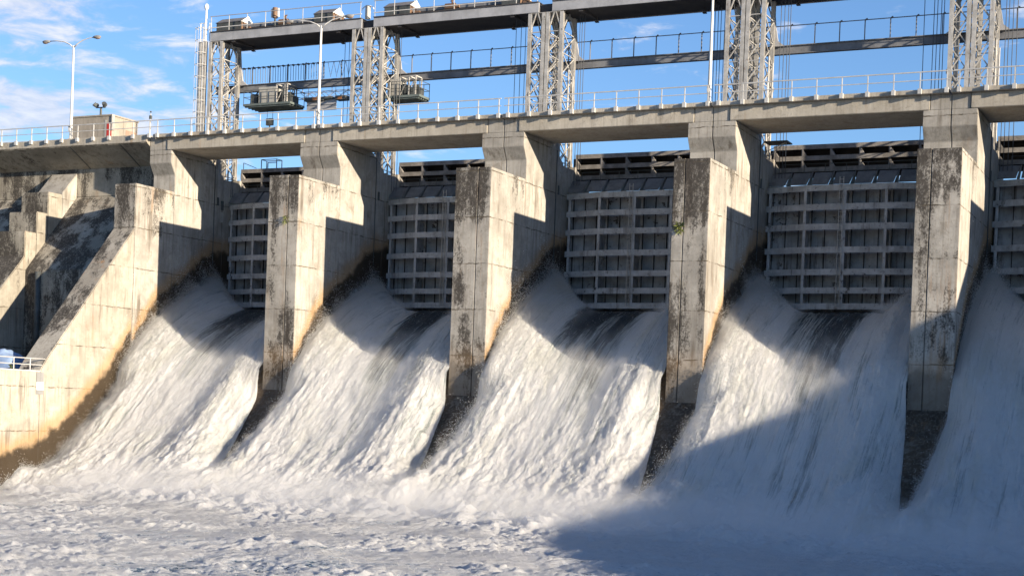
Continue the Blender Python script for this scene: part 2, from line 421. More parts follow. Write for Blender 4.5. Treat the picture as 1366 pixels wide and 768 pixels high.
BAY = {-28:(6.9,1,1,1), -14:(7.4,.9,1.1,.85), 0:(6.4,1.12,.95,1.1), 14:(7.2,.95,1.08,1.25), 28:(6.6,1.05,1,.9)}
def chute_t(u, y, c, X):
    """water depth over the concrete"""
    s = -y
    jet = 1.05-.25*ss(s,-7,-2)+.35*ss(s,4,12)
    dl = X-(c+1.5); dr = (c+13.1)-X
    # plumes thrown up by the gate slots along both piers
    hl = np.interp(y, [-18,-13,-9,-6,-4.5,-2,1,5.6,7.0,8.2], [.7,1.15,1.5,1.15,1.1,1.75,2.1,2.6,1.3,.2])
    hl = hl*BAY[int(c)][1]
    wl = np.interp(y, [-14,-4,2,8], [4.2,3.4,2.6,2.1])
    hr = np.interp(y, [-18,-13,-9,-4,-2,1,5.5,7.0,8.2], [.6,.8,1.0,1.25,1.6,2.0,2.3,1.2,.2])*BAY[int(c)][2]
    wr = np.interp(y, [-14,-4,2,8], [4.0,3.2,2.4,1.7])
    dl = np.maximum(dl,0); dr = np.maximum(dr,0)
    pk = np.interp(y, [-16,-11,-7,-4.5,-2,1,5.6,7.0,8.2], [.4,.9,1.45,1.9,2.25,2.5,2.7,1.3,.2])*BAY[int(c)][1]
    rise = ss(dl, 0, .9); fall = 1-np.clip((dl-.6)/np.interp(y,[-14,-4,2,8],[6.4,5.6,3.6,2.4]),0,1)**.9
    pl = (hl+(pk-hl)*rise)*np.maximum(fall,0)
    rr2 = np.exp(-((dr-1.5)/np.interp(y,[-14,-4,2,8],[2.6,2.2,1.6,1.2]))**2)
    pr = np.maximum(hr*np.exp(-(dr/wr)**2*1.4), rr2*np.interp(y,[-15,-10,-4,2,6.5,8],[.4,.95,1.35,1.8,1.6,.2])*BAY[int(c)][2])
    return np.maximum(jet, .0)+np.maximum(pl-.35,0)*.85+np.maximum(pr-.35,0)*.85, pl, pr

CH = []      # keep arrays for spray
def chute(c, seed):
    nu, nv = 230, 420
    v = np.linspace(0,1,nv); y = 8.15-v*26.5
    U, Yg = np.meshgrid(np.linspace(0,1,nu), y, indexing='ij')
    first = abs(c+28) < .1
    e = np.clip((-Yg-4.4)/7.0,0,1)
    left = c+1.5-(0 if first else 1.15)*e
    right = np.where(Yg > .5, c+12.5, c+13.12); right = c+12.5+.62*ss(-Yg,-1.2,.2)
    right = right+1.12*e
    left = left-2.4*ss(-Yg,10.5,16)*(0 if first else 1); right = right+2.2*ss(-Yg,10.5,16)
    X = left+(right-left)*U
    t, pl, pr = chute_t(U, Yg, c, X)
    dl = X-left; dr = right-X
    # aerated surface: foam share
    cx = c+BAY[int(c)][0]; tong = np.exp(-((X-cx+.03*Yg)/(2.1*BAY[int(c)][3]+.10*np.maximum(-Yg,0)))**4)
    foam = 1-tong*(1-.72*ss(-Yg, -5.5, 9.0))
    foam = foam+.35*ss(pl,.5,1.3)+.35*ss(pr,.5,1.3)
    foam = foam+.5*fbm(X*.55+seed, Yg*.07, X*0+seed, 3)
    foam = np.clip(foam, 0, .74)+.3*ss(-Yg, 10, 15)
    # lumps: stretched along the flow, rounder near the toe
    arc = Yg*1.35
    n1 = fbm(X*.62+seed*3.1, arc*.17, X*0+seed, 4); n2 = fbm(X*1.9+seed, arc*.42, X*0+3.3+seed, 4); n3 = fbm(X*4.6, arc*1.5, X*0+seed*2, 3)
    n4 = billow(X*1.0+seed*7, arc*.6, X*0+8.1+seed, 4)*2-.5; n5 = billow(X*2.2+seed*5, arc*.9, X*0+2.1+seed, 3)*2-.5
    amp = .12+.9*np.clip(foam,0,1)
    grow = .55+.6*ss(-Yg,-4,8)
    d = (n1*.26+n2*.07+n3*.04+n5*.11+fbm(X*1.5+seed*9, arc*.09, X*0+6.6, 3)*.19)*amp*grow+.22*n4*ss(-Yg,5,12)
    fineline = fbm(X*7.5+seed, arc*.16, X*0+seed, 2)*.09*(1-np.clip(foam,0,1))
    d = d+fineline
    # dies out at free edges below the pier noses
    wob = .55*fbm(X*.9+seed, arc*.5, X*0+4.4, 4); dl = np.maximum(dl+wob*ss(dl,0,.5),0); dr = np.maximum(dr+wob*ss(dr,0,.4),0)
    edge = np.minimum(dl if not first else 99, dr); eh = np.where(Yg < -4.3, np.clip(np.where(dl<dr,dl/2.0,dr/1.6),0,1)**.6, 1.)
    eh = 1-(1-eh)*ss(-Yg,4.3,5.4)*(1-ss(-Yg,11,14))
    gate = ss(-Yg,-8.1,-6.8)
    T = (t+d*gate)*eh*(1-.92*ss(-Yg,13.0,17.5))
    T = np.where(Yg > 4.2, np.minimum(T, .22+(T-.22)*ss(-Yg,-7.2,-4.3)), T)
    side = np.maximum(np.exp(-(np.maximum(X-c-1.5,0)/2.0)**2), np.exp(-(np.maximum(c+12.6-X,0)/1.7)**2))
    T = T+side*ss(-Yg,-7.6,-5.6)*(t+d*gate-T)*(Yg > 4.2)
    base = prof(Yg)
    # slope of the profile for pushing out along its normal
    dz = (prof(Yg-.3)-prof(Yg+.3))/.6; ln = np.sqrt(1+dz**2)
    k = ss(-Yg,-4,1)*.55
    Z = base+T*(1-.35*k); Y2 = Yg-T*k*.55
    rag = fbm(X*.4, Yg*.9, Yg*0+seed, 3)
    o = grid_obj('falling_water', X+ .05*n3, Y2, Z, 'chute', foam); struct(o)
    CH.append((c, X, Y2, Z, foam, pl, pr, eh, U, Yg))
for i, c in enumerate(PIERS[:5]): chute(c, 3.7*i+1.3)

def tail():
    xs = np.arange(-32, 56, .1); ys_ = np.arange(-58, -11.5, .1)
    X, Y = np.meshgrid(xs, ys_, indexing='ij')
    toe = np.exp(-((Y+16.5)/3.2)**2)*(.25+.75*ss(X,-27,-15)); md = .30+1.15*ss(fbm(X*.13+21, Y*.2, X*0+15, 3), -.22, .3)
    a = fbm(X*.16+2, Y*.22, X*0+1, 4); b_ = billow(X*.55, Y*.62+4, X*0+2, 5)*2-.5; c_ = billow(X*1.7, Y*1.9, X*0+3, 4)*2-.5
    rid = 1-np.abs(fbm(X*.5+9, Y*.6, X*0+5, 4))*2.4
    Z = -23.05+a*.42+md*(b_*.17+c_*.11+.09*billow(X*4.1, Y*4.6, X*0+9, 2))+toe*(.65+.6*fbm(X*.35,Y*.4,X*0+7,3)+.5*b_)
    Z = Z-.9*ss(Y,-14.5,-11.6)
    far = ss(-Y, 18, 50)
    foam = .84-.16*far+.95*fbm(X*.11+5, Y*.13, X*0+11, 5)+.5*toe+.45*(b_-.1)+.3*(c_-.1)
    o = grid_obj('water', X, Y, Z, 'pool', np.clip(foam,0,1.2)); struct(o)
    mb = MB(); mb.add([(-600,-1500,-23.3),(600,-1500,-23.3),(600,-57.5,-23.3),(-600,-57.5,-23.3)], [(0,1,2,3)])
    mb.add([(-600,-57.5,-23.35),(-31.9,-57.5,-23.35),(-31.9,-14,-23.35),(-600,-14,-23.35)],[(0,1,2,3)]); mb.add([(55.9,-57.5,-23.35),(600,-57.5,-23.35),(600,-14,-23.35),(55.9,-14,-23.35)],[(0,1,2,3)])
    o2 = mb.build('river', 'pool'); struct(o2)
    at = o2.data.attributes.new('foam','FLOAT','POINT'); at.data.foreach_set('value', [.3]*len(o2.data.vertices))
    return X, Y, Z
TX, TY, TZ = tail()

# ------------------------------------------------------------------ spray
def droplets(name, C, r):
    """many tiny four-faced drops in one mesh"""
    n = len(C); base = np.array([(1,1,1),(-1,-1,1),(-1,1,-1),(1,-1,-1)], dtype=np.float32)/1.2
    q = rng.normal(size=(n,3,3)); 
    V = (np.einsum('nij,kj->nki', q/np.linalg.norm(q,axis=2,keepdims=True), base)*r[:,None,None]+C[:,None,:]).reshape(-1,3).astype(np.float32)
    f = np.array([(0,1,2),(0,3,1),(0,2,3),(1,3,2)]); Fq = (f[None]+4*np.arange(n)[:,None,None]).reshape(-1,3).astype(np.int32)
    me = bpy.data.meshes.new(name)
    me.vertices.add(len(V)); me.vertices.foreach_set('co', V.ravel())
    me.loops.add(Fq.size); me.loops.foreach_set('vertex_index', Fq.ravel())
    me.polygons.add(len(Fq)); me.polygons.foreach_set('loop_start', np.arange(0,Fq.size,3,dtype=np.int32))
    me.update(calc_edges=True); me.materials.append(M['spray'])
    o = bpy.data.objects.new(name, me); COL.objects.link(o)
    o['kind'] = 'stuff'; return o
def spray():
    Cs = []; Rs = []
    for (c, X, Y, Z, foam, pl, pr, eh, U, Yg) in CH:
        w = (np.clip(pl-.5,0,3)**1.3*1.9+np.clip(pr-.5,0,3)**1.3*1.3+.7*np.clip(foam-.2,0,1)*ss(-Yg,-3,2)+.03)
        w = w*np.where(Yg > 7.2, 0, 1)*(1-ss(-Yg,14,17))
        # rooster tails: densest along the left pier face
        w = w*(1+3*np.exp(-U*16)+1.2*np.exp(-(1-U)*16))
        p = (w/w.sum()).ravel(); n = 105000
        k = rng.choice(p.size, n, p=p)
        bx = X.ravel()[k]+rng.normal(0,.06,n); by = Y.ravel()[k]; bz = Z.ravel()[k]
        clump = np.clip(fbm(bx*1.1, by*.8, bz*.8, 3)*1.6+.55, .08, 1.6)
        h = rng.exponential(.17, n)*clump*(1+1.5*np.clip(pl.ravel()[k]-1,0,2)+1.0*np.clip(pr.ravel()[k]-1,0,2))
        kk = (by < 4.6) | (np.abs(bx-c-7) > 3.2)
        bx, by, bz, h = bx[kk], by[kk], bz[kk], h[kk]; n = len(bx)
        bx = np.clip(bx, c-1.2, c+14.6)
        Cs.append(np.stack([bx, by-h*.55, bz+h*.8], -1)); Rs.append(rng.uniform(.006,.019,n))
    # boil at the toe
    n = 50000; x = rng.uniform(-27,50,n); y = -15.5+rng.normal(0,1.6,n)
    cl = np.clip(fbm(x*.35,y*.4,x*0+7,3)+.35,.05,1.2); z = -22.9+rng.exponential(.5,n)*cl
    Cs.append(np.stack([x,y,z],-1)); Rs.append(rng.uniform(.008,.026,n))
    # drops thrown off the tailwater crests
    k = rng.choice(TZ.size, 40000, p=(lambda q: q/q.sum())(np.exp((TZ.ravel()+23)*4)))
    n = len(k); Cs.append(np.stack([TX.ravel()[k],TY.ravel()[k],TZ.ravel()[k]+rng.exponential(.05,n)],-1)); Rs.append(rng.uniform(.008,.022,n))
    C = np.concatenate(Cs).astype(np.float32); r = np.concatenate(Rs).astype(np.float32)
    tag(droplets('spray', C, r), 'fine white spray drops flying above the chutes and the boiling water', 'spray')
spray()

# ------------------------------------------------------------------ mist hanging over the chutes and the toe
def mist():
    m = bpy.data.materials.new('spray mist'); m.use_nodes = True; t = NT(m); t.n.clear()
    out = t.node('ShaderNodeOutputMaterial'); v = t.node('ShaderNodeVolumePrincipled'); t.l.new(v.outputs[0], out.inputs['Volume'])
    v.inputs['Color'].default_value = (1,1,1,1); v.inputs['Anisotropy'].default_value = -.05
    geo = t.node('ShaderNodeNewGeometry'); P = geo.outputs['Position']; px, py, pz = t.sep(P)
    fc = t.node('ShaderNodeFloatCurve'); cv = fc.mapping.curves[0]
    ys = [-24,-18,-15,-12.5,-10.5,-8.5,-6.5,-4.5,-3,-1,1,3,5,7,9]
    while len(cv.points) < len(ys): cv.points.new(.5, .5)
    for p, yy in zip(cv.points, ys):
        p.location = ((yy+24)/33., (float(prof(yy))+26)/16.); p.handle_type = 'VECTOR'
    fc.mapping.update()
    t.l.new(t.math('DIVIDE', t.math('ADD', py, 24), 33.), fc.inputs['Value'])
    h = t.math('SUBTRACT', pz, t.math('SUBTRACT', t.math('MULTIPLY', fc.outputs[0], 16.), 26.))
    u = t.math('MULTIPLY', t.math('FRACT', t.math('DIVIDE', t.math('ADD', px, 28), 14.)), 14.)
    ml = t.ramp(u, 1.6, 5.0, 1, 0); mr = t.ramp(u, 10.3, 12.6, 0, 1)
    gy = t.math('MULTIPLY', t.ramp(py, -4, 4), t.ramp(py, 6.4, 7.4, 1, 0)); toe = t.math('MULTIPLY', t.math('MULTIPLY', t.ramp(py, -9, -14), t.ramp(py, -23, -18)), t.ramp(px, -26, -18, .35, 1))
    n = t.math('SUBTRACT', t.noise(P, .9, 3, .65), .5)
    H = t.math('ADD', t.math('MULTIPLY', t.math('ADD', t.math('MULTIPLY', ml, 3.1), t.math('MULTIPLY', mr, 2.6)), gy), t.math('MULTIPLY', toe, 2.6))
    H = t.math('ADD', H, t.math('MULTIPLY', n, 3.2))
    d = t.ramp(t.math('SUBTRACT', H, h), -.3, 1.5)
    um = t.math('MULTIPLY', t.ramp(u, 1.5, 2.6), t.ramp(u, 11.6, 12.5, 1, 0))
    um = t.math('MULTIPLY', um, t.math('SUBTRACT', 1, t.math('MULTIPLY', t.math('MULTIPLY', t.ramp(u, 4.2, 5.6), t.ramp(u, 10.2, 9, 0, 1)), t.ramp(py, -5, 1))))
    sk = t.math('MULTIPLY', t.math('MULTIPLY', um, t.ramp(py, -13, -9)), t.ramp(py, 3, 6, 1, 0))
    n2 = t.math('SUBTRACT', t.noise(t.vmul(P, (1.5,.55,.55)), 1, 3, .65), .5)
    d2 = t.ramp(t.math('SUBTRACT', t.math('ADD', 1.75, t.math('MULTIPLY', n2, 2.2)), h), -.1, .6)
    amp = t.math('ADD', t.math('MULTIPLY', gy, .38), t.math('MULTIPLY', toe, .19))
    t.set(v.inputs['Density'], t.math('ADD', t.math('MULTIPLY', d, amp), t.math('MULTIPLY', t.math('MULTIPLY', d2, sk), .45)))
    top = [(y, float(prof(y))+4.2) for y in np.linspace(7.4,-23,24)]
    mb = MB(); mb.prism_x([(7.4,-12.5)]+top+[(-23,-24.5),(-13,-24.5)], -26.4, 56)
    me = mb.build('mist', 'spray'); me.data.materials.clear(); me.data.materials.append(m)
    m.cycles.volume_step_rate = MSTEP
    me['kind'] = 'stuff'
MSTEP = .16
mist()
scene.cycles.volume_bounces = 1

# ------------------------------------------------------------------ piers
NOSE_L = {0:-.45, 1:-.83, 2:-.95, 3:-.70, 4:-.87, 5:-.85}
GROOVE = {1:.66, 2:.65, 3:.32, 4:.335, 5:.33}
PLAB = ['end pier beside the sloping training wall, without a joint down its front', 'weathered concrete pier with green tuft below its top, second from the sloping end wall',
        'middle concrete pier with long black streaks down its narrow front', 'concrete pier with yellow green tuft on its blackened front edge',
        'nearest concrete pier in view, its lower front half in shade', 'concrete pier beyond the nearest one, outside the right edge']
def pier(i, c):
    root = thing('dam_pier', PLAB[i], 'pier', (c, 0, 0), 'concrete piers of the dam')
    xl = -1.5 if i else -.45; xr = 1.5; yn = -4.5 if i else -3.75
    col = [(0,.93),(0,0),(.5,-.8),(.5,-13.2),(6.35,-13.2),(6.35,-.12),(4.75,.93)]
    mb = MB()
    if i:
        mb.prism_x(col, xl, .04); mb.prism_x(col, .085, xr)
        b2 = [(.04,.85),(.04,.03),(.53,-.76),(.53,-13.1),(6,-13.1),(6,-.2),(4.5,.85)]; mb.prism_x(b2, .04, .085)
    else: mb.prism_x(col, xl, xr)
    mb.box(xl+.65, xr-.003, 6.35, 8.35, -13.2, -.25)
    mb.box(xl, xr, 8.35, 11.0, -13.2, -.02)
    mb.build('column', 'pier', root, .03)
    mb = MB()
    if i: 
        mb.box(-1.1, .04, .003, 4.7, .93, 1.795); mb.box(.085, 1.1, .003, 4.7, .93, 1.795); mb.box(.04,.085,.04,4.6,.93,1.79)
    else: mb.box(xl, 1.1, .003, 4.7, .93, 1.795)
    mb.build('bearing_block', 'pier', root, .02)
    nl = NOSE_L[i]
    mb = MB()
    if i:
        g = nl+(1.497-nl)*GROOVE[i]
        mb.box(nl, g-.022, yn, .497, -16.7, -2.03); mb.box(g+.022, 1.497, yn, .497, -16.7, -2.045); mb.box(g-.022, g+.022, yn+.05, .49, -16.7, -2.08)
    else: mb.box(nl+.05, 1.497, yn, .497, -16.7, -2.03)
    mb.build('nose_block', 'nose', root, .05)
    # small service boxes on the inner face
    mb = MB(); mb.box(1.5, 1.56, 5.55, 5.75, -2.3, -1.7); mb.build('junction_box', 'darksteel', root, .01)
    if i == 0:
        mb = MB(); mb.box(1.5, 1.58, 6.05, 6.32, -2.6, -1.9); mb.build('control_box', 'darksteel', root, .01)
        mb = MB(); mb.box(1.5, 1.56, 6.05, 6.32, -3.5, -2.75); mb.build('notice_plate', 'cabin', root, .01)
    mb = MB(); mb.tube([(1.54,5.2,.6),(1.54,5.2,-7)], .03, 6); mb.build('conduit', 'darksteel', root)
    return root
for i, c in enumerate(PIERS): pier(i, c)

# ------------------------------------------------------------------ training wall, buttresses, old dam wall on the left
def training():
    root = thing('training_wall', 'pale concrete wall sloping down beside the first chute, dark wet band along the water', 'wall', (-28.4, -3.7, -15.5))
    off = Vector(root.location)
    def loc(p): return [(y-off.y, z-off.z) for y, z in p]
    mb = MB(); mb.prism_x(loc([(-3.75,-5.15),(-12.1,-14.75),(-12.6,-15.45),(-12.6,-24.5),(-3.75,-24.5)]), 0.0, 1.9)
    mb.build('sloping_wall', 'training', root, .05)
    mb = MB(); mb.prism_x(loc([(-12.603,-15.45),(-60,-15.45),(-60,-24.5),(-12.603,-24.5)]), .05, 1.896)
    mb.build('low_wall', 'training', root, .04)
    return root
training()
# railing along the low wall
root = thing('railing', 'pale two bar railing on the low wall beside the sloping concrete wall', 'railing', (-26.62, -12.1, -15.45))
for k, yy in enumerate(np.arange(0, -30, -1.45)):
    mb = MB(); mb.tube([(0,yy-1.3,-.35),(0,yy-1.3,.78)], .035, 8); mb.build('post', 'rail', root)
mb = MB(); mb.tube([(0,.35,.76),(0,-30,.76)], .035, 8); mb.tube([(0,.35,.76),(0,-.15,.36)], .03, 8); mb.build('top_rail', 'rail', root)
mb = MB(); mb.tube([(0,-.15,.36),(0,-30,.36)], .03, 8); mb.build('mid_rail', 'rail', root)
mb = MB(); mb.box(.04,.13,-40,-.45,-.06,.01); mb.build('kerb_strip', 'rail', root)

root = thing('gauge_board', 'small white gauge board with grey ends on the sloping wall corner', 'sign', (-26.49, -12.62, -16.25))
mb = MB(); mb.box(-.01,.03,-.33,.33,-.74,.70); mb.build('backing_plate', 'greyplate', root, .01)
mb = MB(); mb.box(.03,.05,-.33,.33,-.45,.05); mb.build('white_plate', 'white', root, .008)

def buttress(x, label):
    root = thing('stepped_buttress', label, 'buttress', (x, 0, 0), 'stepped buttresses of the old dam wall')
    w = -2.65
    mb = MB(); mb.prism_x([(1.995,-.1),(.44,-1.77),(.44,-8.5),(1.995,-8.5)], w+.15, 0); mb.build('sloping_cap', 'pier', root, .04)
    mb = MB(); mb.prism_x([(.437,-1.93),(-1.06,-1.93),(-1.06,-3.55),(-1.06,-9),(.437,-9)], w, -.004); mb.build('upper_step', 'wall', root, .05)
    mb = MB(); mb.prism_x([(-1.063,-3.55),(-2.2,-3.55),(-2.2,-11),(-1.063,-11)], w-.05, .0); mb.build('middle_step', 'wall', root, .05)
    mb = MB(); mb.prism_x([(-2.203,-5.1),(-3.34,-5.1),(-3.34,-6.95),(-10.9,-15.5),(-10.9,-17),(-2.203,-17)], w, -.004); mb.build('sloping_toe', 'wall', root, .05)
    return root
buttress(-36.9, 'stepped concrete buttress left of the sloping training wall')
buttress(-47.4, 'stepped concrete buttress at the left edge beyond the first stepped one')
root = thing('dam_wall', 'shaded old concrete dam wall behind the stepped buttress', 'wall', (-45, 2, -15.5))
def L(p): return [(y-2, z+15.5) for y, z in p]
mb = MB(); mb.prism_x(L([(2,.2),(2,-1.9),(9,-1.9),(9,.2)]), -45, 16.5); mb.build('upper_wall', 'wall', root, .02)
mb = MB(); mb.prism_x(L([(1.999,-1.92),(-3.2,-7.95),(-3.2,-17),(9,-17),(9,-1.92)]), -45, 16.45); mb.build('sloping_face', 'wall', root, .03)
mb = MB(); mb.tube([(9.4,-5.28,7.4),(9.4,-5.28,0)], .22, 10); mb.build('drain_pipe', 'darksteel', root, smooth=True)

# heap under the tarpaulin behind the railing
def tarp():
    n = 22; X, Y = np.meshgrid(np.linspace(-1,1,n), np.linspace(-1,1,n), indexing='ij')
    r = np.maximum(np.abs(X), np.abs(Y)); h = np.clip(1-r**3,0,1)*(.95-.35*X)+.18*fbm(X*2+4,Y*2,X*0,3)*(1-r**4)
    o = grid_obj('tarpaulin_heap', -30.9+X*1.25, -10.6+Y*1.35, -15.48+h*1.35, 'tarp')
    tag(o, 'heap covered with pale blue tarpaulin behind the railing at left', 'tarpaulin')
tarp()
def tuft(loc, label, n=46, size=.5, hang=True, group=None):
    mb = MB()
    for k in range(n):
        a = random.uniform(0,2*math.pi); ln = size*random.uniform(.5,1.2); up = random.uniform(-.6,1.0)
        d = Vector((math.cos(a)*.7, -abs(math.sin(a))*.8-.1, up)).normalized()*ln
        s = Vector((random.uniform(-.14,.14), 0, random.uniform(-.3,.3)))*size*2; wv = Vector((-d.z, .3*ln, d.x)).normalized()*.05*size*2
        mid = s+d*.55+Vector((0,0,.05)); tip = s+d-Vector((0,0,.12*ln))
        mb.add([s, mid-wv, tip, mid+wv], [(0,1,2,3)])
    o = mb.build('weed_tuft', 'leafgreen'); o.location = loc
    return tag(o, label, 'plant', group)
tuft((13.78,-4.52,-6.1), 'yellow green weed tuft growing from the joint on the blackened pier front', 70, .40)
tuft((-13.35,-4.52,-5.0), 'small green weed tuft in the joint of the second pier from the left', 34, .34)
tuft((-9.2-4,-2.4,-1.98), 'tiny weed sprig on top of the second pier nose', 14, .22)
for k in range(3): pass
tuft((-27.9,-13.6,-15.45), 'green weeds behind the railing near the tarpaulin', 60, .4)

# ------------------------------------------------------------------ deck spans, kerbs and railings
def span(c, label, first=False):
    root = thing('deck_span', label, 'bridge deck', (c, 0, .93), 'concrete road deck spans')
    mb = MB(); mb.prism_x([(-.06,0),(-.06,.865),(4.62,.865),(4.62,0)], 1.13, 12.87); mb.build('deck_beam', 'deck', root, .03)
    mb = MB(); x = 0.0
    mb.box(.045, 13.955, -.36, .30, .87, 1.12); mb.build('kerb', 'deck', root, .02)
    mb = MB(); mb.box(.045, 13.955, .30, 4.7, .87, 1.03); mb.build('road_slab', 'deck', root)
    mb = MB(); mb.box(.045, 13.955, 4.45, 4.75, 1.03, 1.2); mb.build('rear_kerb', 'deck', root)
    return root
SL = ['deck span over the first chute, beside the hut end', 'deck span under the second hanging platform', 'deck span over the middle chute',
      'deck span over the half shaded fourth chute', 'deck span at the right edge over the fully shaded chute']
s0 = span(-28, SL[0])
for i in range(1,5): dup(s0, (PIERS[i],0,.93), SL[i])
dup(s0, (42,0,.93), 'deck span beyond the right edge of view')
def railing(c, label):
    root = thing('deck_railing', label, 'railing', (c, 0, 2.05), 'steel railings along the dam deck')
    for k in range(10):
        x = .51+1.48*k
        mb = MB(); mb.box(x-.027,x+.027,-.455,-.395,-.28,.94); mb.box(x-.10,x+.10,-.56,-.365,-.27,.02); mb.build('post', 'rail', root)
    mb = MB(); mb.bar((.2,-.425,.97),(13.98,-.425,.97),.06,.06); mb.build('top_rail', 'rail', root)
    mb = MB(); mb.bar((.2,-.425,.5),(13.98,-.425,.5),.045,.045); mb.build('mid_rail', 'rail', root)
    return root
RL = ['pale steel deck railing in front of the hanging platform with cabin', 'deck railing right of the short lamp post, above the second chute', 'deck railing above the middle chute',
      'deck railing right of the tall lamp post, above the fourth chute', 'deck railing at the right edge of the photo']
r0 = railing(-28, RL[0])
for i in range(1,5): dup(r0, (PIERS[i],0,2.05), RL[i])
dup(r0, (42,0,2.05), 'deck railing beyond the right edge of view')
# left approach deck with haunched soffit
root = thing('approach_deck', 'haunched concrete deck left of the first pier, its sloping underside in shade', 'bridge deck', (-28.45, 0, 1.45))
mb = MB(); mb.prism_x([(-.33,.0),(-.33,.06),(9,.06),(9,-1.248),(2.0,-1.248)], -40, -.02); mb.build('haunch', 'wall', root, .02)
mb = MB(); mb.box(-40, -.02, -.38, .3, .062, .60); mb.build('kerb', 'deck', root, .02)
mb = MB(); mb.box(-40, -.02, .3, 9, .062, .5); mb.build('road_slab', 'deck', root)
for jx in (-7.2, -2.5):
    mb = MB(); mb.prism_x([(-.345,-.012),(1.99,-1.262),(1.99,-1.24),(-.345,.01)], jx-.05, jx+.05); mb.build('joint', 'darksteel', root)
root = thing('deck_railing', 'deck railing left of the end pier, in front of the hut with red door', 'railing', (-28, 0, 2.05), 'steel railings along the dam deck')
for k in range(20):
    x = -.2-1.49*k-(.7 if k > 1 else 0)
    mb = MB(); mb.box(x-.027,x+.027,-.455,-.395,-.28,.94); mb.box(x-.10,x+.10,-.57,-.385,-.27,.02); mb.build('post', 'rail', root)
mb = MB(); mb.bar((-30,-.425,.97),(.2,-.425,.97),.06,.06); mb.build('top_rail', 'rail', root)
mb = MB(); mb.bar((-30,-.425,.5),(.2,-.425,.5),.045,.045); mb.build('mid_rail', 'rail', root)

# ------------------------------------------------------------------ gates
GL = ['grey steel sluice gate behind the first chute, left half hidden', 'grey steel sluice gate behind the second chute', 'grey steel sluice gate with rust patches behind the middle chute',
      'widest grey steel sluice gate in view, with a ladder up its face', 'dark shaded sluice gate cut by the right edge']
BZ = [-2.25,-3.45,-4.69,-6.14,-7.52,-8.68,-9.67]
def gate(c, label):
    root = thing('sluice_gate', label, 'sluice gate', (c, 7.9, -9.9), 'steel sluice gates')
    ox, oy, oz = 0, 7.9, -9.9
    def fy(x):   # front flange line in plan: flat middle, ends swept back
        return np.interp(x, [.95,4.17,9.83,13.05], [7.25,6.5,6.5,7.25])-oy
    # skin plate; black ribs stand in for plate gaps and their shadow lines
    mb = MB(); mb.box(.95, 13.05, 0, .06, -.05, 7.9); mb.build('skin_plate', 'gateskin', root)
    mb = MB()
    for x in np.arange(1.75, 12.9, .85):
        mb.box(x-.018, x+.018, -.10, -.004, .1, 7.6)
    rb = mb.build('shadow_ribs', 'recessdark', root); rb['kind'] = 'part'
    del rb['kind']
    for z in BZ:
        z -= oz; mb = MB()
        xs = [.95, 4.17, 9.83, 13.05]
        for a, b in zip(xs[:-1], xs[1:]):
            ya, yb = fy(a), fy(b)
            # front flange
            vs = [(a,ya,z-.19),(b,yb,z-.19),(b,yb,z+.19),(a,ya,z+.19),(a,ya+.06,z-.19),(b,yb+.06,z-.19),(b,yb+.06,z+.19),(a,ya+.06,z+.19)]
            mb.add(vs, [(0,1,2,3),(4,7,6,5),(0,4,5,1),(1,5,6,2),(2,6,7,3),(3,7,4,0)])
            # web plate back to the skin
            mb.add([(a,ya+.06,z-.02),(b,yb+.06,z-.02),(b,-.23,z-.02),(a,-.23,z-.02),(a,ya+.06,z+.02),(b,yb+.06,z+.02),(b,-.23,z+.02),(a,-.23,z+.02)], [(0,3,2,1),(4,5,6,7),(0,1,5,4),(1,2,6,5),(2,3,7,6),(3,0,4,7)])
        mb.build('cross_beam', 'gateflange', root)
    for x in (1.75, 4.17, 6.68, 9.24, 11.9):
        mb = MB(); y = float(fy(x))
        for za, zb in zip(BZ[:-1], BZ[1:]):
            mb.box(x-.085, x+.085, y+.03, y+.10, zb-oz+.19, za-oz-.19)
            mb.box(x-.025, x+.025, y+.10, -.23, zb-oz+.19, za-oz-.19)
        mb.build('upright', 'gateflange', root)
    # sloping deflector plates along the crest
    mb = MB()
    for k in range(8):
        x0 = 1.75+k*1.36
        mb.add([(x0,-1.25,7.9),(x0+1.05,-1.25,7.9),(x0+1.2,-.55,8.75),(x0+.05,-.55,8.75),(x0,-1.2,7.88),(x0+1.05,-1.2,7.88),(x0+1.2,-.5,8.73),(x0+.05,-.5,8.73)], [(0,1,2,3),(4,7,6,5),(0,4,5,1),(1,5,6,2),(2,6,7,3),(3,7,4,0)])
        mb.add([(x0+1.1,-1.3,7.86),(x0+1.1,-.3,7.86),(x0+1.25,-.5,8.78),(x0+1.25,-.62,8.78),(x0+1.15,-1.3,7.86),(x0+1.15,-.3,7.86),(x0+1.3,-.5,8.78),(x0+1.3,-.62,8.78)], [(0,1,2,3),(4,7,6,5),(0,4,5,1),(1,5,6,2),(2,6,7,3),(3,7,4,0)])
    mb.build('deflector_plates', 'girder_mid', root)
    # seal beam with lugs at the lip, black to stand for the shaded gap
    mb = MB(); mb.box(1.0,13.0,-.62,.05,-.56,-.06)
    for k in range(11): mb.box(2.0+k*.92, 2.3+k*.92, -.80,-.62,-.42,-.07)
    mb.build('lip_seal_shade', 'recessdark', root)
    # access ladder
    mb = MB(); y = -1.53
    for xx in (6.36,6.6): mb.bar((xx,y,.2),(xx,y,8.3),.035)
    for k in range(28): mb.bar((6.36,y,.3+k*.29),(6.6,y,.3+k*.29),.025)
    mb.build('ladder', 'galv', root)
    # walkway rail above
    mb = MB()
    for k in range(8): mb.bar((2.4+k*1.35,-.35,8.75),(2.4+k*1.35,-.35,9.35),.03)
    mb.bar((2.4,-.35,9.35),(11.85,-.35,9.35),.03); mb.build('guard_rail', 'darksteel', root)
    return root
g0 = gate(-28, GL[0])
for i in range(1,5): dup(g0, (PIERS[i],7.9,-9.9), GL[i])

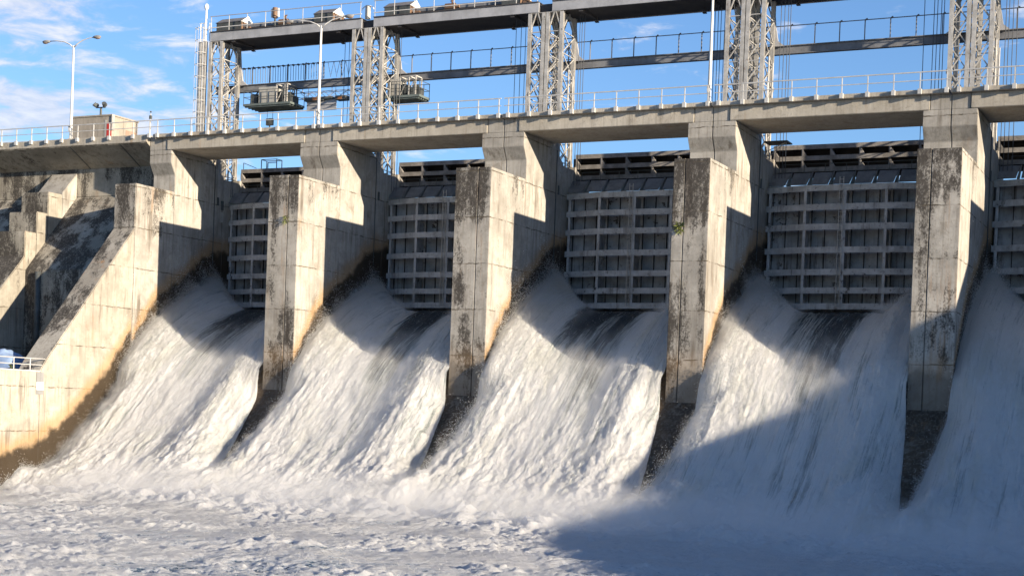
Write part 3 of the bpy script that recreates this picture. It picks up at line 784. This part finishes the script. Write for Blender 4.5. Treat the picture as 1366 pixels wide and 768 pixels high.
ULAB = ['rusty stop leaf above the first gate, with a small cage frame on top', 'rusty stop leaf above the second gate', 'rusty stop leaf above the middle gate', 'rusty stop leaf with bright sun streaks above the fourth gate', 'rusty stop leaf cut by the right edge']
def upper_leaf(c, label):
    root = thing('stop_leaf', label, 'stop gate', (c, 8.6, -1), 'rusty stop leaves above the gates')
    mb = MB(); mb.box(.88,13.1,.9,1.0,-.15,1.75); mb.build('back_plate', 'recessdark', root)
    for z in (1.74, 1.02, .28):
        mb = MB(); mb.box(1.42,12.6,-.02,.05,z-.16,z+.13); mb.box(1.42,12.6,.05,.88,z-.02,z+.02); mb.build('cross_beam', 'leaf', root)
    for k in range(7):
        x = 1.46+1.86*k
        mb = MB()
        for z0, z1 in ((1.15,1.58),(.41,.86)):
            mb.box(x-.07,x+.07,-.01,.06,z0,z1)
            mb.add([(x-.02,.06,z0),(x+.02,.06,z0),(x+.02,.86,z0),(x-.02,.86,z0),(x-.02,.06,z1),(x+.02,.06,z1),(x+.02,.86,z1),(x-.02,.86,z1)],[(0,3,2,1),(4,5,6,7),(0,1,5,4),(1,2,6,5),(2,3,7,6),(3,0,4,7)])
            mb.add([(x,-.04,z0),(x+.3,-.03,z0),(x,-.04,z1),(x,.2,z0),(x+.3,.2,z0),(x,.2,z1)],[(0,1,2),(3,5,4),(0,3,4,1),(1,4,5,2),(2,5,3,0)])
        mb.build('bracket', 'leaf', root)
    return root
u0 = upper_leaf(-28, ULAB[0])
for i in range(1,5): dup(u0, (PIERS[i],8.6,-1), ULAB[i])
root = thing('cage_frame', 'small dark open frame standing on the first stop leaf', 'frame', (-25.0, 9.0, .88))
mb = MB()
for x in (0,1.4):
    for y in (0,.7): mb.bar((x,y,0),(x,y,.75),.05)
for a, b in (((0,0,.75),(1.4,0,.75)),((0,.7,.75),(1.4,.7,.75)),((0,0,.75),(0,.7,.75)),((1.4,0,.75),(1.4,.7,.75)),((.6,0,.5),(1.4,0,.5)),((.6,0,.0),(.6,0,.5))): mb.bar(a,b,.05)
mb.bar((-1.8,.2,0),(-1.8,.2,.6),.04); mb.bar((-1.8,.2,.6),(-.6,.2,.15),.04)
mb.build('bars', 'darksteel', root)

# ------------------------------------------------------------------ hoist towers
TLAB = ['end lattice tower with ladder shaft and mast, above the end pier', 'lattice tower between the two hanging platforms', 'lattice tower above the middle pier',
        'lattice tower right of the tall lamp post', 'nearest lattice tower, cut by the top edge at right', 'lattice tower beyond the right edge']
TZ0, TZ1 = -.05, 10.1
def half_tower(root, x0, x1):
    for x in (x0, x1):
        for y in (0, 2.1):
            mb = MB()
            mb.box(x-.13,x+.13,y-.12,y-.085,TZ0,TZ1); mb.box(x-.13,x+.13,y+.085,y+.12,TZ0,TZ1); mb.box(x-.02,x+.02,y-.085,y+.085,TZ0,TZ1)
            mb.build('leg', 'galv', root)
    h = 1.46; n = 7
    def face(p, q):
        mb = MB(); p = Vector(p); q = Vector(q)
        for k in range(n):
            z0 = TZ0+.1+k*h; z1 = z0+h
            a0 = p+Vector((0,0,z0)); b0 = q+Vector((0,0,z0)); a1 = p+Vector((0,0,z1)); b1 = q+Vector((0,0,z1))
            mid = (a1+b1)/2
            if k == n-1:
                mb.bar(a0, mid, .07); mb.bar(b0, mid, .07); mb.bar(a0, b0, .06); continue
            mb.bar(a0, b1, .06); mb.bar(b0+Vector((0,.035,0)), a1+Vector((0,.035,0)), .06)
            mb.bar(a0, b0, .05)
            if k % 3 == 0:
                for q_ in (a0, b0): mb.box(q_.x-.16, q_.x+.16, q_.y-.045, q_.y+.045, q_.z-.13, q_.z+.13)
        mb.build('bracing', 'galv', root)
    face((x0,-.06,0),(x1,-.06,0)); face((x0,2.16,0),(x1,2.16,0)); face((x0-.05,0,0),(x0-.05,2.1,0)); face((x1+.05,0,0),(x1+.05,2.1,0))
def hoist_tower(i, c):
    root = thing('hoist_tower', TLAB[i], 'lattice tower', (c, 6.0, 0), 'lattice hoist towers on the piers')
    if i: half_tower(root, -1.18, -.16)
    half_tower(root, .16, 1.18)
    # knee plates from rear legs to the runway beam
    for x, sx in ((1.2, 1), (-1.2, -1)):
        if i == 0 and sx < 0: continue
        mb = MB(); P0 = [(x, 9.9),(x+sx*.12, 8.6),(x+sx*.3, 7.6),(x+sx*.75, 7.25),(x+sx*.02,7.25),(x-sx*.1,8.6),(x-sx*.1,9.9)]
        n = len(P0); vs = [(a,2.25,z) for a,z in P0]+[(a,2.4,z) for a,z in P0]
        mb.add(vs, [tuple(range(n)), tuple(range(n,2*n))[::-1]]+[(k,n+k,n+(k+1)%n,(k+1)%n) for k in range(n)])
        mb.build('knee_plate', 'girder', root)
    # guide tubes on the inner side
    mb = MB(); mb.tube([(1.3,1.1,-.2),(1.3,1.1,6.4)], .06, 8); mb.tube([(1.45,1.5,-.2),(1.45,1.5,6.0)], .05, 8); mb.build('guide_tube', 'galv', root)
    mb = MB(); mb.box(.0 if i == 0 else -1.1,1.1,-.1,2.2,TZ1,TZ1+.03); mb.build('cap_plate', 'galv', root)
    return root
for i, c in enumerate(PIERS): hoist_tower(i, c)
# ladder shaft and mast next to the end tower
root = thing('ladder_shaft', 'pale caged ladder shaft with twin columns left of the end tower', 'ladder', (-28.5, 6.0, 0))
for x in (-.32, .12):
    mb = MB(); mb.box(x-.13,x+.13,-.1,.1,0,10.2); mb.build('column', 'galv', root)
mb = MB()
for k in range(34): mb.bar((-.1,-.16,.3+k*.3),(.02,-.16,.3+k*.3),.025)
for x in (-.18,.06): mb.bar((x,-.18,0),(x,-.18,11.6),.03)
mb.build('ladder', 'rail', root)
for k in range(12):
    z = 1.2+k*.9
    mb = MB(); mb.tube([(-.45,-.1,z),(-.42,-.55,z),(-.05,-.72,z),(.28,-.55,z),(.3,-.1,z)], .022, 6); mb.build('cage_hoop', 'rail', root)
mb = MB()
for x, y in ((-.42,-.55),(-.05,-.72),(.28,-.55)): mb.bar((x,y,1.2),(x,y,11.2),.025)
mb.build('cage_bar', 'rail', root)
root = thing('antenna_mast', 'white mast with round sensor head topping the ladder shaft', 'mast', (-28.4, 6.0, 10.2))
mb = MB(); mb.tube([(0,0,0),(0,0,2.4)], [.11,.07], 8); mb.build('pole', 'white', root)
mb = MB(); mb.ball((0,0,2.62), .17, sz=1.5); mb.build('sensor_head', 'white', root, smooth=True)
mb = MB()
for x in (-.5,.35,.5): mb.bar((x,0,0),(x,0,1.4),.04)
mb.bar((-.6,0,1.4),(.1,0,1.4),.04); mb.bar((.1,0,.8),(.5,0,1.4),.04); mb.build('bracket', 'white', root)

# ------------------------------------------------------------------ top girders
GIL = ['grey box girder with two roofed sheds, from the end tower rightward', 'grey box girder above the second chute with sheds on top', 'grey box girder above the middle chute, cut by the top edge', 'grey box girder above the fourth chute', 'grey box girder above the right edge chute']
def girder(c, label, first=False):
    root = thing('top_girder', label, 'girder', (c, 5.9, 10.15), 'box girders on the hoist towers')
    x0, x1 = (.1 if first else .45), 13.45
    mb = MB(); mb.box(x0,x1,-.02,.1,0,.66); mb.box(x0,x1,3.3,3.42,0,.66); mb.build('side_plate', 'girder', root, .008)
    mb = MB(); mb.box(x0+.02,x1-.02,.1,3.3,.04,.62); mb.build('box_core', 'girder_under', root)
    mb = MB()
    for xx in (x0+1.9, x1-2.2):
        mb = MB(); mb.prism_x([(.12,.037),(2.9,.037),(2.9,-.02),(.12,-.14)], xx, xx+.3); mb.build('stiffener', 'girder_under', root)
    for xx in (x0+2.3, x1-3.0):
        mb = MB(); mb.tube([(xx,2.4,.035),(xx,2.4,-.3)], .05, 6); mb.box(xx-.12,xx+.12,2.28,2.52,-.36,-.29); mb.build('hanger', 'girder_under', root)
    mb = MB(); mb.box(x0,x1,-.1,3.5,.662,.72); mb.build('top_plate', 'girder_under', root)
    for k in range(9):
        x = x0+.1+k*(x1-x0-.2)/8
        mb = MB(); mb.bar((x,-.05,.72),(x,-.05,1.85),.04); mb.build('rail_post', 'rail', root)
    mb = MB(); mb.bar((x0,-.05,1.85),(x1,-.05,1.85),.05); mb.build('top_rail', 'girder', root)
    mb = MB(); mb.bar((x0,-.05,1.0),(x1,-.05,1.0),.07,.05); mb.build('low_rail', 'pole', root)
    mb = MB(); mb.box(x0+2.5,x1-2.6,.7,.95,1.0,1.3); mb.build('drive_shaft_cover', 'beam', root, .02)
    return root
girder(-28, GIL[0], True)
gg = girder(-14, GIL[1])
for i in range(2,5): dup(gg, (PIERS[i],5.9,10.15), GIL[i])
for i, c in enumerate(PIERS[1:5]):
    mb = MB(); mb.box(-.62,.42,.35,3.0,.0,.6); o = mb.build('joint_box', 'girder_under'); o.location = (c, 5.9, 10.16)
    tag(o, ['dark box in the girder gap over the second tower', 'dark box in the girder gap over the middle tower', 'dark box in the girder gap over the fourth tower', 'dark box in the girder gap over the nearest tower'][i], 'joint box', 'dark boxes between the girders')
def shed(x, w, label):
    root = thing('hoist_shed', label, 'shed', (x, 6.2, 10.87), 'small roofed sheds on the girders')
    mb = MB(); mb.box(0,w,.1,1.7,0,.72); mb.build('wall', 'darksteel', root, .01)
    mb = MB(); mb.box(w+.003,w+.03,.14,1.66,0,.7); mb.build('end_wall', 'brown', root)
    mb = MB(); mb.prism_x([(.05,.72),(1.75,.72),(.9,1.22)], -.08, w+.03); mb.build('roof', 'roofsheet', root)
    mb = MB(); mb.prism_x([(.0,.7),(1.8,.7),(.9,1.26)], w+.035, w+.09); mb.build('gable', 'gable', root)
    mb = MB(); mb.box(w+.1,w+.7,.3,.9,0,.35); mb.box(w+.2,w+.45,.4,.8,.35,.55); mb.build('gearbox', 'brown', root, .04)
    return root
shed(-27.65, 2.25, 'small dark shed with white gable beside the mast, leftmost on the girder')
shed(-18.9, 1.6, 'small shed with pale gable left of the second tower')
shed(-12.95, 2.1, 'small shed with white gable just right of the second tower')
shed(-3.6, 1.4, 'small shed near the middle tower, half cut by the top edge')
def motor(x, label):
    root = thing('hoist_motor', label, 'motor', (x, 6.3, 10.87), 'brown hoist motors on the girders')
    mb = MB(); mb.box(-.6,.6,0,.6,0,.18); mb.build('base', 'darksteel', root, .01)
    mb = MB(); mb.tube([(-.5,.3,.42),(.25,.3,.42)], .25, 12); mb.tube([(.25,.3,.42),(.6,.3,.42)], .14, 10); mb.build('casing', 'brown', root)
    mb = MB(); mb.bar((0,.3,.6),(0,.3,.95),.1); mb.bar((-.15,.3,.8),(.15,.3,.95),.06); mb.build('brake_lever', 'brown', root)
    return root
motor(-21.6, 'brown hoist motor midway on the leftmost girder'); motor(-7.6, 'brown hoist motor midway on the second girder')
root = thing('header_tank', 'small dark tank with white wings standing on the leftmost girder', 'tank', (-22.4, 6.4, 10.87))
mb = MB(); mb.tube([(0,0,.75),(0,0,1.5)], .2, 12); mb.build('vessel', 'brown', root, smooth=False)
for xx in (.28, -.28):
    mb = MB(); mb.box(xx-.06,xx+.06,-.05,.05,.8,1.45); mb.build('wing', 'white', root)
mb = MB(); mb.bar((0,0,0),(0,0,.75),.1); mb.build('stand', 'darksteel', root)
root = thing('round_vessel', 'dark upright vessel ringed by a white hoop above the second tower', 'tank', (-14.3, 6.3, 10.87))
mb = MB(); mb.tube([(0,0,0),(0,0,.95)], .2, 12); mb.build('vessel', 'cabin', root)
mb = MB(); mb.tube([(.5*math.cos(a),-.02,.65+.3*math.sin(a)) for a in np.linspace(0,math.pi,9)], .035, 6); mb.build('hoop', 'white', root)

# ------------------------------------------------------------------ runway beams with rails
BL = ['dark runway beam behind the first platform, with hanging festoon cables', 'dark runway beam behind the second platform', 'dark runway beam right of the middle tower', 'dark runway beam over the fourth bay', 'dark runway beam at the right edge']
def runway(c, label, first=False, last=False):
    root = thing('runway_beam', label, 'beam', (c, 8.6, 6.76), 'runway beams behind the towers')
    x0, x1 = (-1.2 if first else .02), 13.98
    mb = MB(); mb.box(x0,x1,-.18,.18,.52,.57); mb.box(x0,x1,-.18,.18,0,.05); mb.box(x0,x1,-.06,.0,.05,.52); mb.build('beam', 'beam', root)
    for k in range(9):
        x = .85+1.6*k-.2
        if first and k < 0: continue
        mb = MB(); mb.bar((x,-.12,.57),(x,-.12,1.8),.06); mb.bar((x,-.12,1.8),(x+.16,-.25,1.86),.07); mb.build('rail_post', 'beam', root)
    mb = MB(); mb.bar((x0+.3,-.12,1.82),(x1,-.12,1.82),.05); mb.build('top_rail', 'beam', root)
    if first:
        mb = MB()
        for k in range(34):
            x = 1.2+k*.23
            mb.tube([(x,-.2,1.78),(x+.02,-.2,.62)], .022, 5)
        for k in range(9):
            x = 9.1+k*.52
            mb.tube([(x,-.2,1.78),(x+.2,-.2,1.0),(x+.26,-.2,.66),(x+.32,-.2,1.0),(x+.5,-.2,1.78)], .018, 5)
        for k in range(17): mb.box(1.0+k*.45,1.14+k*.45,-.28,-.12,1.72,1.84)
        mb.build('festoon_cables', 'darksteel', root)
    return root
runway(-28, BL[0], True)
rb = runway(-14, BL[1])
for i in range(2,5): dup(rb, (PIERS[i],8.6,6.76), BL[i])

# ------------------------------------------------------------------ hanging platforms
def platform(x0, x1, y0, y1, z, label, big):
    root = thing('hanging_platform', label, 'platform', ((x0+x1)/2, (y0+y1)/2, z), 'platforms hung from the runway beam')
    w = (x1-x0)/2; d = (y1-y0)/2
    mb = MB(); mb.box(-w,w,-d,d,-.06,.1)
    for k in range(5): mb.box(-w+.1,w-.1,-d+.1+k*d*.45,-d+.2+k*d*.45,-.16,-.06)
    mb.build('floor', 'green', root)
    mb = MB()
    for x in np.linspace(-w+.03,w-.03,7):
        mb.bar((x,-d+.03,.1),(x,-d+.03,1.1),.035); mb.bar((x,d-.03,.1),(x,d-.03,1.1),.035)
    for y in (-d+.03,d-.03):
        for z_ in (.6,1.1): mb.bar((-w,y,z_),(w,y,z_),.035)
    for x in (-w+.03,w-.03):
        for z_ in (.6,1.1): mb.bar((x,-d,z_),(x,d,z_),.035)
    mb.build('guard_rail', 'darksteel', root)
    a, b = (-w+1.2, -w+2.75) if big else (-w+.05, -w+1.0)
    mb = MB(); mb.box(a,b,-d+.25,d-.3,.1,1.35); mb.build('cabin', 'cabin', root, .02)
    mb = MB(); mb.box(a+.1,b-.1,-d+.235,-d+.247,.2,1.2); mb.build('door_panel', 'cabin', root)
    # winch drum and frames
    q = b+.15
    mb = MB(); mb.tube([(q+.15,-d+.5,.65),(q+.15,d-.5,.65)], .38, 14); mb.build('winch_drum', 'darksteel', root)
    mb = MB()
    for xx in (q-.1, q+.65, w-.5):
        for yy in (-d+.3, d-.4): mb.bar((xx,yy,.1),(xx,yy,1.5),.08)
        mb.bar((xx,-d+.3,1.5),(xx,d-.4,1.5),.08)
    for yy in (-d+.3, d-.4): mb.bar((q-.1,yy,1.5),(w-.5,yy,1.5),.08); mb.bar((q-.1,yy,.1),(q+.65,yy,1.5),.05)
    mb.build('hanger_frame', 'galv', root)
    mb = MB(); mb.box(w-1.1,w-.2,-d+.5,d-.5,.1,.7); mb.box(w-.9,w-.4,-d+.6,d-.8,.7,.95); mb.build('motor', 'darksteel', root, .03)
    if big:
        mb = MB(); mb.box(-w+.35,-w+1.0,-d+.4,d-.4,.1,.9); mb.bar((-w+.3,-d+.5,.2),(-w+1.1,-d+.5,1.2),.1); mb.build('counterweight', 'darksteel', root, .03)
    return root
platform(-25.5,-21.25,7.05,9.0,5.42, 'larger hanging platform with pale cabin, left of the short lamp post', True)
platform(-13.1,-10.25,7.05,8.6,5.32, 'smaller hanging platform with pale cabin, right of the second tower', False)
root = thing('hook_block', 'dark hook block hanging by ropes below the larger platform', 'hook', (-23.95, 8.4, 3.6))
mb = MB(); mb.ball((0,0,.75), .3, sy=.5); mb.box(-.28,.28,-.12,.12,.5,1.0); mb.build('sheave', 'darksteel', root)
mb = MB(); mb.tube([(0,0,.5),(.0,0,.2),(.18,0,.05),(.3,0,.2)], .05, 8); mb.tube([(-.5,0,0.05),(.5,0,.05)], .06, 8); mb.build('hook', 'darksteel', root)
mb = MB()
for x in (-.25,.25): mb.tube([(x,0,1.0),(x,0,1.75)], .02, 5)
mb.build('rope', 'rope', root)
root = thing('load_panel', 'plain grey panel hanging under the runway beam behind the short lamp post', 'panel', (-19.4, 8.5, 5.0))
mb = MB(); mb.box(-1.3,1.3,-.03,.03,0,.78); mb.build('panel', 'girder', root, .01)
mb = MB()
for x in (-1.2,1.2): mb.tube([(x,0,.78),(x,0,1.75)], .02, 5)
mb.bar((-1.3,-.04,.4),(1.3,-.04,.4),.03); mb.build('hanger', 'darksteel', root)
root = thing('trolley_truss', 'light lattice truss with dark boxes hanging under the runway beam', 'truss', (-19.6, 8.4, 6.0))
mb = MB()
for z in (0,.42):
    mb.bar((-1.7,0,z),(3.6,0,z),.04); mb.bar((-1.7,.4,z),(3.6,.4,z),.04)
for k in range(11):
    x = -1.7+k*.53; mb.bar((x,0,0 if k%2 else .42),(min(x+.53,3.6),0,.42 if k%2 else 0),.03); mb.bar((x,.4,.42 if k%2 else 0),(min(x+.53,3.6),.4,0 if k%2 else .42),.03)
for x in (-1.6,1,3.5): mb.bar((x,.2,.42),(x,.2,.75),.04)
mb.build('truss', 'galv', root)
mb = MB(); mb.box(-1.2,.5,-.15,.5,-.3,-.02); mb.box(.5,1.2,-.1,.45,-.22,-.02); mb.box(1.5,2.4,-.15,.5,-.32,-.02); mb.build('gear_case', 'darksteel', root, .02)
mb = MB(); mb.box(-.5,.0,-.17,-.15,-.24,-.06); mb.box(1.75,2.1,-.17,-.15,-.26,-.1); mb.build('warning_band', 'orange', root)

# ------------------------------------------------------------------ hoist ropes
RX = [('left of the second tower', -14, (-2.55,-2.2,-1.9)), ('right of the second tower', -14, (1.75,1.95,2.15)), ('left of the middle tower', 0, (-2.71,-2.31,-1.97)), ('right of the middle tower', 0, (2.03,2.25,2.42)),
      ('left of the fourth tower', 14, (-2.37,-2.16,-2.0,-1.76)), ('right of the fourth tower', 14, (2.03,2.28,2.47,2.67)),
      ('left of the nearest tower', 28, (-2.95,-2.44,-2.2,-2.0,-1.8)), ('right of the nearest tower', 28, (1.8,2.01,2.27,2.53)), ('right of the end tower', -28, (1.7,1.85))]
for nm, c, xs in RX:
    root = thing('hoist_ropes', 'dark vertical hoist ropes '+nm, 'ropes', (c, 7.0, -1.5), 'hoist ropes beside the towers')
    for x in xs:
        mb = MB(); mb.tube([(x,0,0),(x+random.uniform(-.05,.05),0,11.6)], .022, 6); mb.build('rope', 'rope', root)

# ------------------------------------------------------------------ lamp posts
def lamp(x, h, label):
    root = thing('lamp_post', label, 'street lamp', (x, -.12, 2.05), 'double armed lamp posts on the deck')
    mb = MB(); mb.tube([(0,0,0),(0,0,.4),(0,0,h)], [.13,.115,.07], 12); mb.build('pole', 'pole', root, smooth=False)
    mb = MB(); mb.box(-.17,.17,-.17,.17,0,.05); mb.build('base_plate', 'pole', root, .01)
    for sx, tip in ((-1,2.35),(1,1.9)):
        pts = [(0,0,h-.15),(sx*.35,0,h+.12),(sx*.9,0,h+.36),(sx*1.6,0,h+.48),(sx*tip,0,h+.5)]
        mb = MB(); mb.tube(pts, [.05,.045,.04,.035,.035], 8); arm = mb.build('arm', 'pole', root, smooth=True)
        xx = sx*tip
        mb = MB(); mb.ball((xx+sx*.3,0,h+.49), .4, sx=1, sy=.4, sz=.3); mb.build('lamp_head', 'greyplate', arm, smooth=True)
        mb = MB(); mb.ball((xx+sx*.38,0,h+.41), .25, sx=1, sy=.5, sz=.35); mb.build('lens', 'lampglass', arm, smooth=True)
    mb = MB(); mb.box(-.1,.1,-.2,-.1,.6,1.0); mb.build('service_box', 'pole', root, .01)
    return root
lamp(-35.8, 6.95, 'tall white double armed lamp post standing before the hut at left')
lamp(-14.05, 6.75, 'white lamp post between the end tower and the second tower')
lamp(13.8, 6.9, 'white lamp post just left of the fourth tower, top cut off')

# ------------------------------------------------------------------ hut on the deck
root = thing('service_hut', 'flat roofed concrete hut with red door behind the deck railing', 'hut', (-36.5, 4.4, 1.95))
mb = MB(); mb.box(-2.0,1.9,-1.4,1.6,0,2.4); mb.build('wall', 'hut', root, .02)
mb = MB(); mb.box(-2.06,1.96,-1.46,1.66,2.4,2.52); mb.build('roof', 'hut', root, .01)
mb = MB(); mb.box(1.42,1.86,-1.43,-1.402,0,1.9); mb.build('door', 'red', root)
mb = MB(); mb.box(1.2,1.41,-1.42,-1.402,0,2.1); mb.build('door_post', 'cabin', root)
mb = MB(); mb.box(1.905,2.0,-1.5,-1.2,1.3,2.5); mb.build('meter_cabinet', 'galv', root, .02)
mb = MB(); mb.box(1.902,1.915,.2,1.45,.3,1.6); mb.build('patched_panel', 'brick', root)
mb = MB(); mb.box(1.902,1.93,-.1,.05,0,2.35); mb.build('pilaster', 'hut', root)
root = thing('flood_lights', 'pair of black flood lights on a short mast on the hut roof', 'lights', (-36.75, 4.2, 4.47))
mb = MB(); mb.tube([(0,0,0),(0,0,.85)], .09, 8); mb.bar((-.45,0,.85),(.45,0,.85),.07); mb.build('mast', 'darksteel', root)
for sx in (-1,1):
    mb = MB(); mb.tube([(sx*.32,.0,.85),(sx*.5,-.25,1.12)], [.1,.18], 10); mb.ball((sx*.4,0,1.05),.16); mb.build('light', 'darksteel', root)
root = thing('sensor_post', 'thin post with small sensor on the deck railing above the end pier', 'sensor', (-28.25, -.3, 2.05))
mb = MB(); mb.tube([(0,0,0),(0,0,1.5)], .04, 8); mb.build('post', 'galv', root)
mb = MB(); mb.box(-.08,.08,-.08,.08,1.1,1.35); mb.ball((0,0,1.62),.07); mb.build('sensor', 'darksteel', root)
# dark access platform tucked under the deck
root = thing('access_platform', 'dark maintenance platform under the deck beside the fourth pier', 'platform', (15.9, 6.3, .6))
mb = MB(); mb.box(-.3,1.2,-.6,.6,0,.08); mb.build('floor', 'darksteel', root)
mb = MB()
for x in (0,1.1): mb.bar((x,-.5,-.9),(x,-.5,.05),.04); mb.bar((0,-.5,-.9),(x,-.5,0),.04)
mb.bar((-.2,-.5,-.6),(1.1,-.5,0),.04); mb.build('brace', 'galv', root)

# ------------------------------------------------------------------ unseen wall added right of the frame, outline shaped to the shade it casts
root = thing('shade_wall', 'unseen concrete wall added right of the frame to shade the river', 'wall', (60, 0, -25))
prof_w = [(-70,7.0),(-46.5,9.4),(-26.6,12.6),(-21.7,15.0),(-17.4,16.3),(-15.0,17.7),(-14.1,19.8),(-13.4,20.5),(-10.8,22.6),(-6,26.6),(6,27),(6,0),(-70,0)]
mb = MB(); mb.prism_x(prof_w, 0, 14); mb.build('wall_body', 'wall', root, .05)

# ------------------------------------------------------------------ light
SUN = Vector((1, -.29, .197)).normalized()
el = math.asin(SUN.z); az = math.atan2(SUN.x, SUN.y)
sl = bpy.data.lights.new('sun', 'SUN'); sl.energy = 5.0; sl.angle = R(.6); sl.color = (1,.855,.66)
so = bpy.data.objects.new('sun', sl); COL.objects.link(so)
so.rotation_euler = (-SUN).to_track_quat('-Z', 'Y').to_euler(); so.location = SUN*100

w = bpy.data.worlds.new('World'); scene.world = w; w.use_nodes = True
nt = w.node_tree; nt.nodes.clear()
class WN(NT):
    def __init__(s, tree): s.t = tree; s.n = tree.nodes; s.l = tree.links
t = WN(nt)
sky = t.node('ShaderNodeTexSky', sky_type='NISHITA'); sky.sun_disc = False
sky.sun_elevation = el; sky.sun_rotation = az; sky.altitude = 100; sky.air_density = 1.0; sky.dust_density = .3; sky.ozone_density = 3.2
tc = t.node('ShaderNodeTexCoord'); D = tc.outputs['Generated']
dx, dy, dz = t.sep(D)
# clouds live on a plane high above: project the direction
zz = t.math('MAXIMUM', t.math('ADD', dz, .12), .02)
cv = t.comb(t.math('DIVIDE', dx, zz), t.math('DIVIDE', dy, zz), 0.0)
n1 = t.noise(t.vmul(cv, (1,1,1), (2.3,.4,0)), 6.5, 8, .6, .3); n2 = t.noise(t.vmul(cv, (1,1,1), (7,3,0)), 2.4, 3, .5)
# more cloud toward the north-west quarter of the sky
wgt = t.ramp(t.math('ADD', t.math('MULTIPLY', dx, -.86), t.math('MULTIPLY', dy, .5)), .86, .95)
cl = t.math('ADD', t.math('ADD', t.math('MULTIPLY', n1, .8), t.math('MULTIPLY', n2, .35)), t.math('MULTIPLY', wgt, .22))
cm = t.ramp(cl, .66, .83)
bg = t.node('ShaderNodeBackground'); bg.inputs[1].default_value = .095
cloudc = t.mix(t.ramp(n1, .45, .7), (3.3,3.5,4.1), (4.9,4.8,5.0))
t.l.new(t.mix(t.math('MULTIPLY', cm, .8), t.mix(1.0, sky.outputs[0], (.83,.895,1.06), 'MULTIPLY'), cloudc), bg.inputs[0])
wo = t.node('ShaderNodeOutputWorld'); t.l.new(bg.outputs[0], wo.inputs[0])

scene.view_settings.view_transform = 'Standard'; scene.view_settings.look = 'None'
scene.view_settings.exposure = 1.18; scene.view_settings.gamma = 1
scene.view_settings.use_curve_mapping = False
scene.cycles.max_bounces = 6; scene.cycles.diffuse_bounces = 3; scene.cycles.use_denoising = True
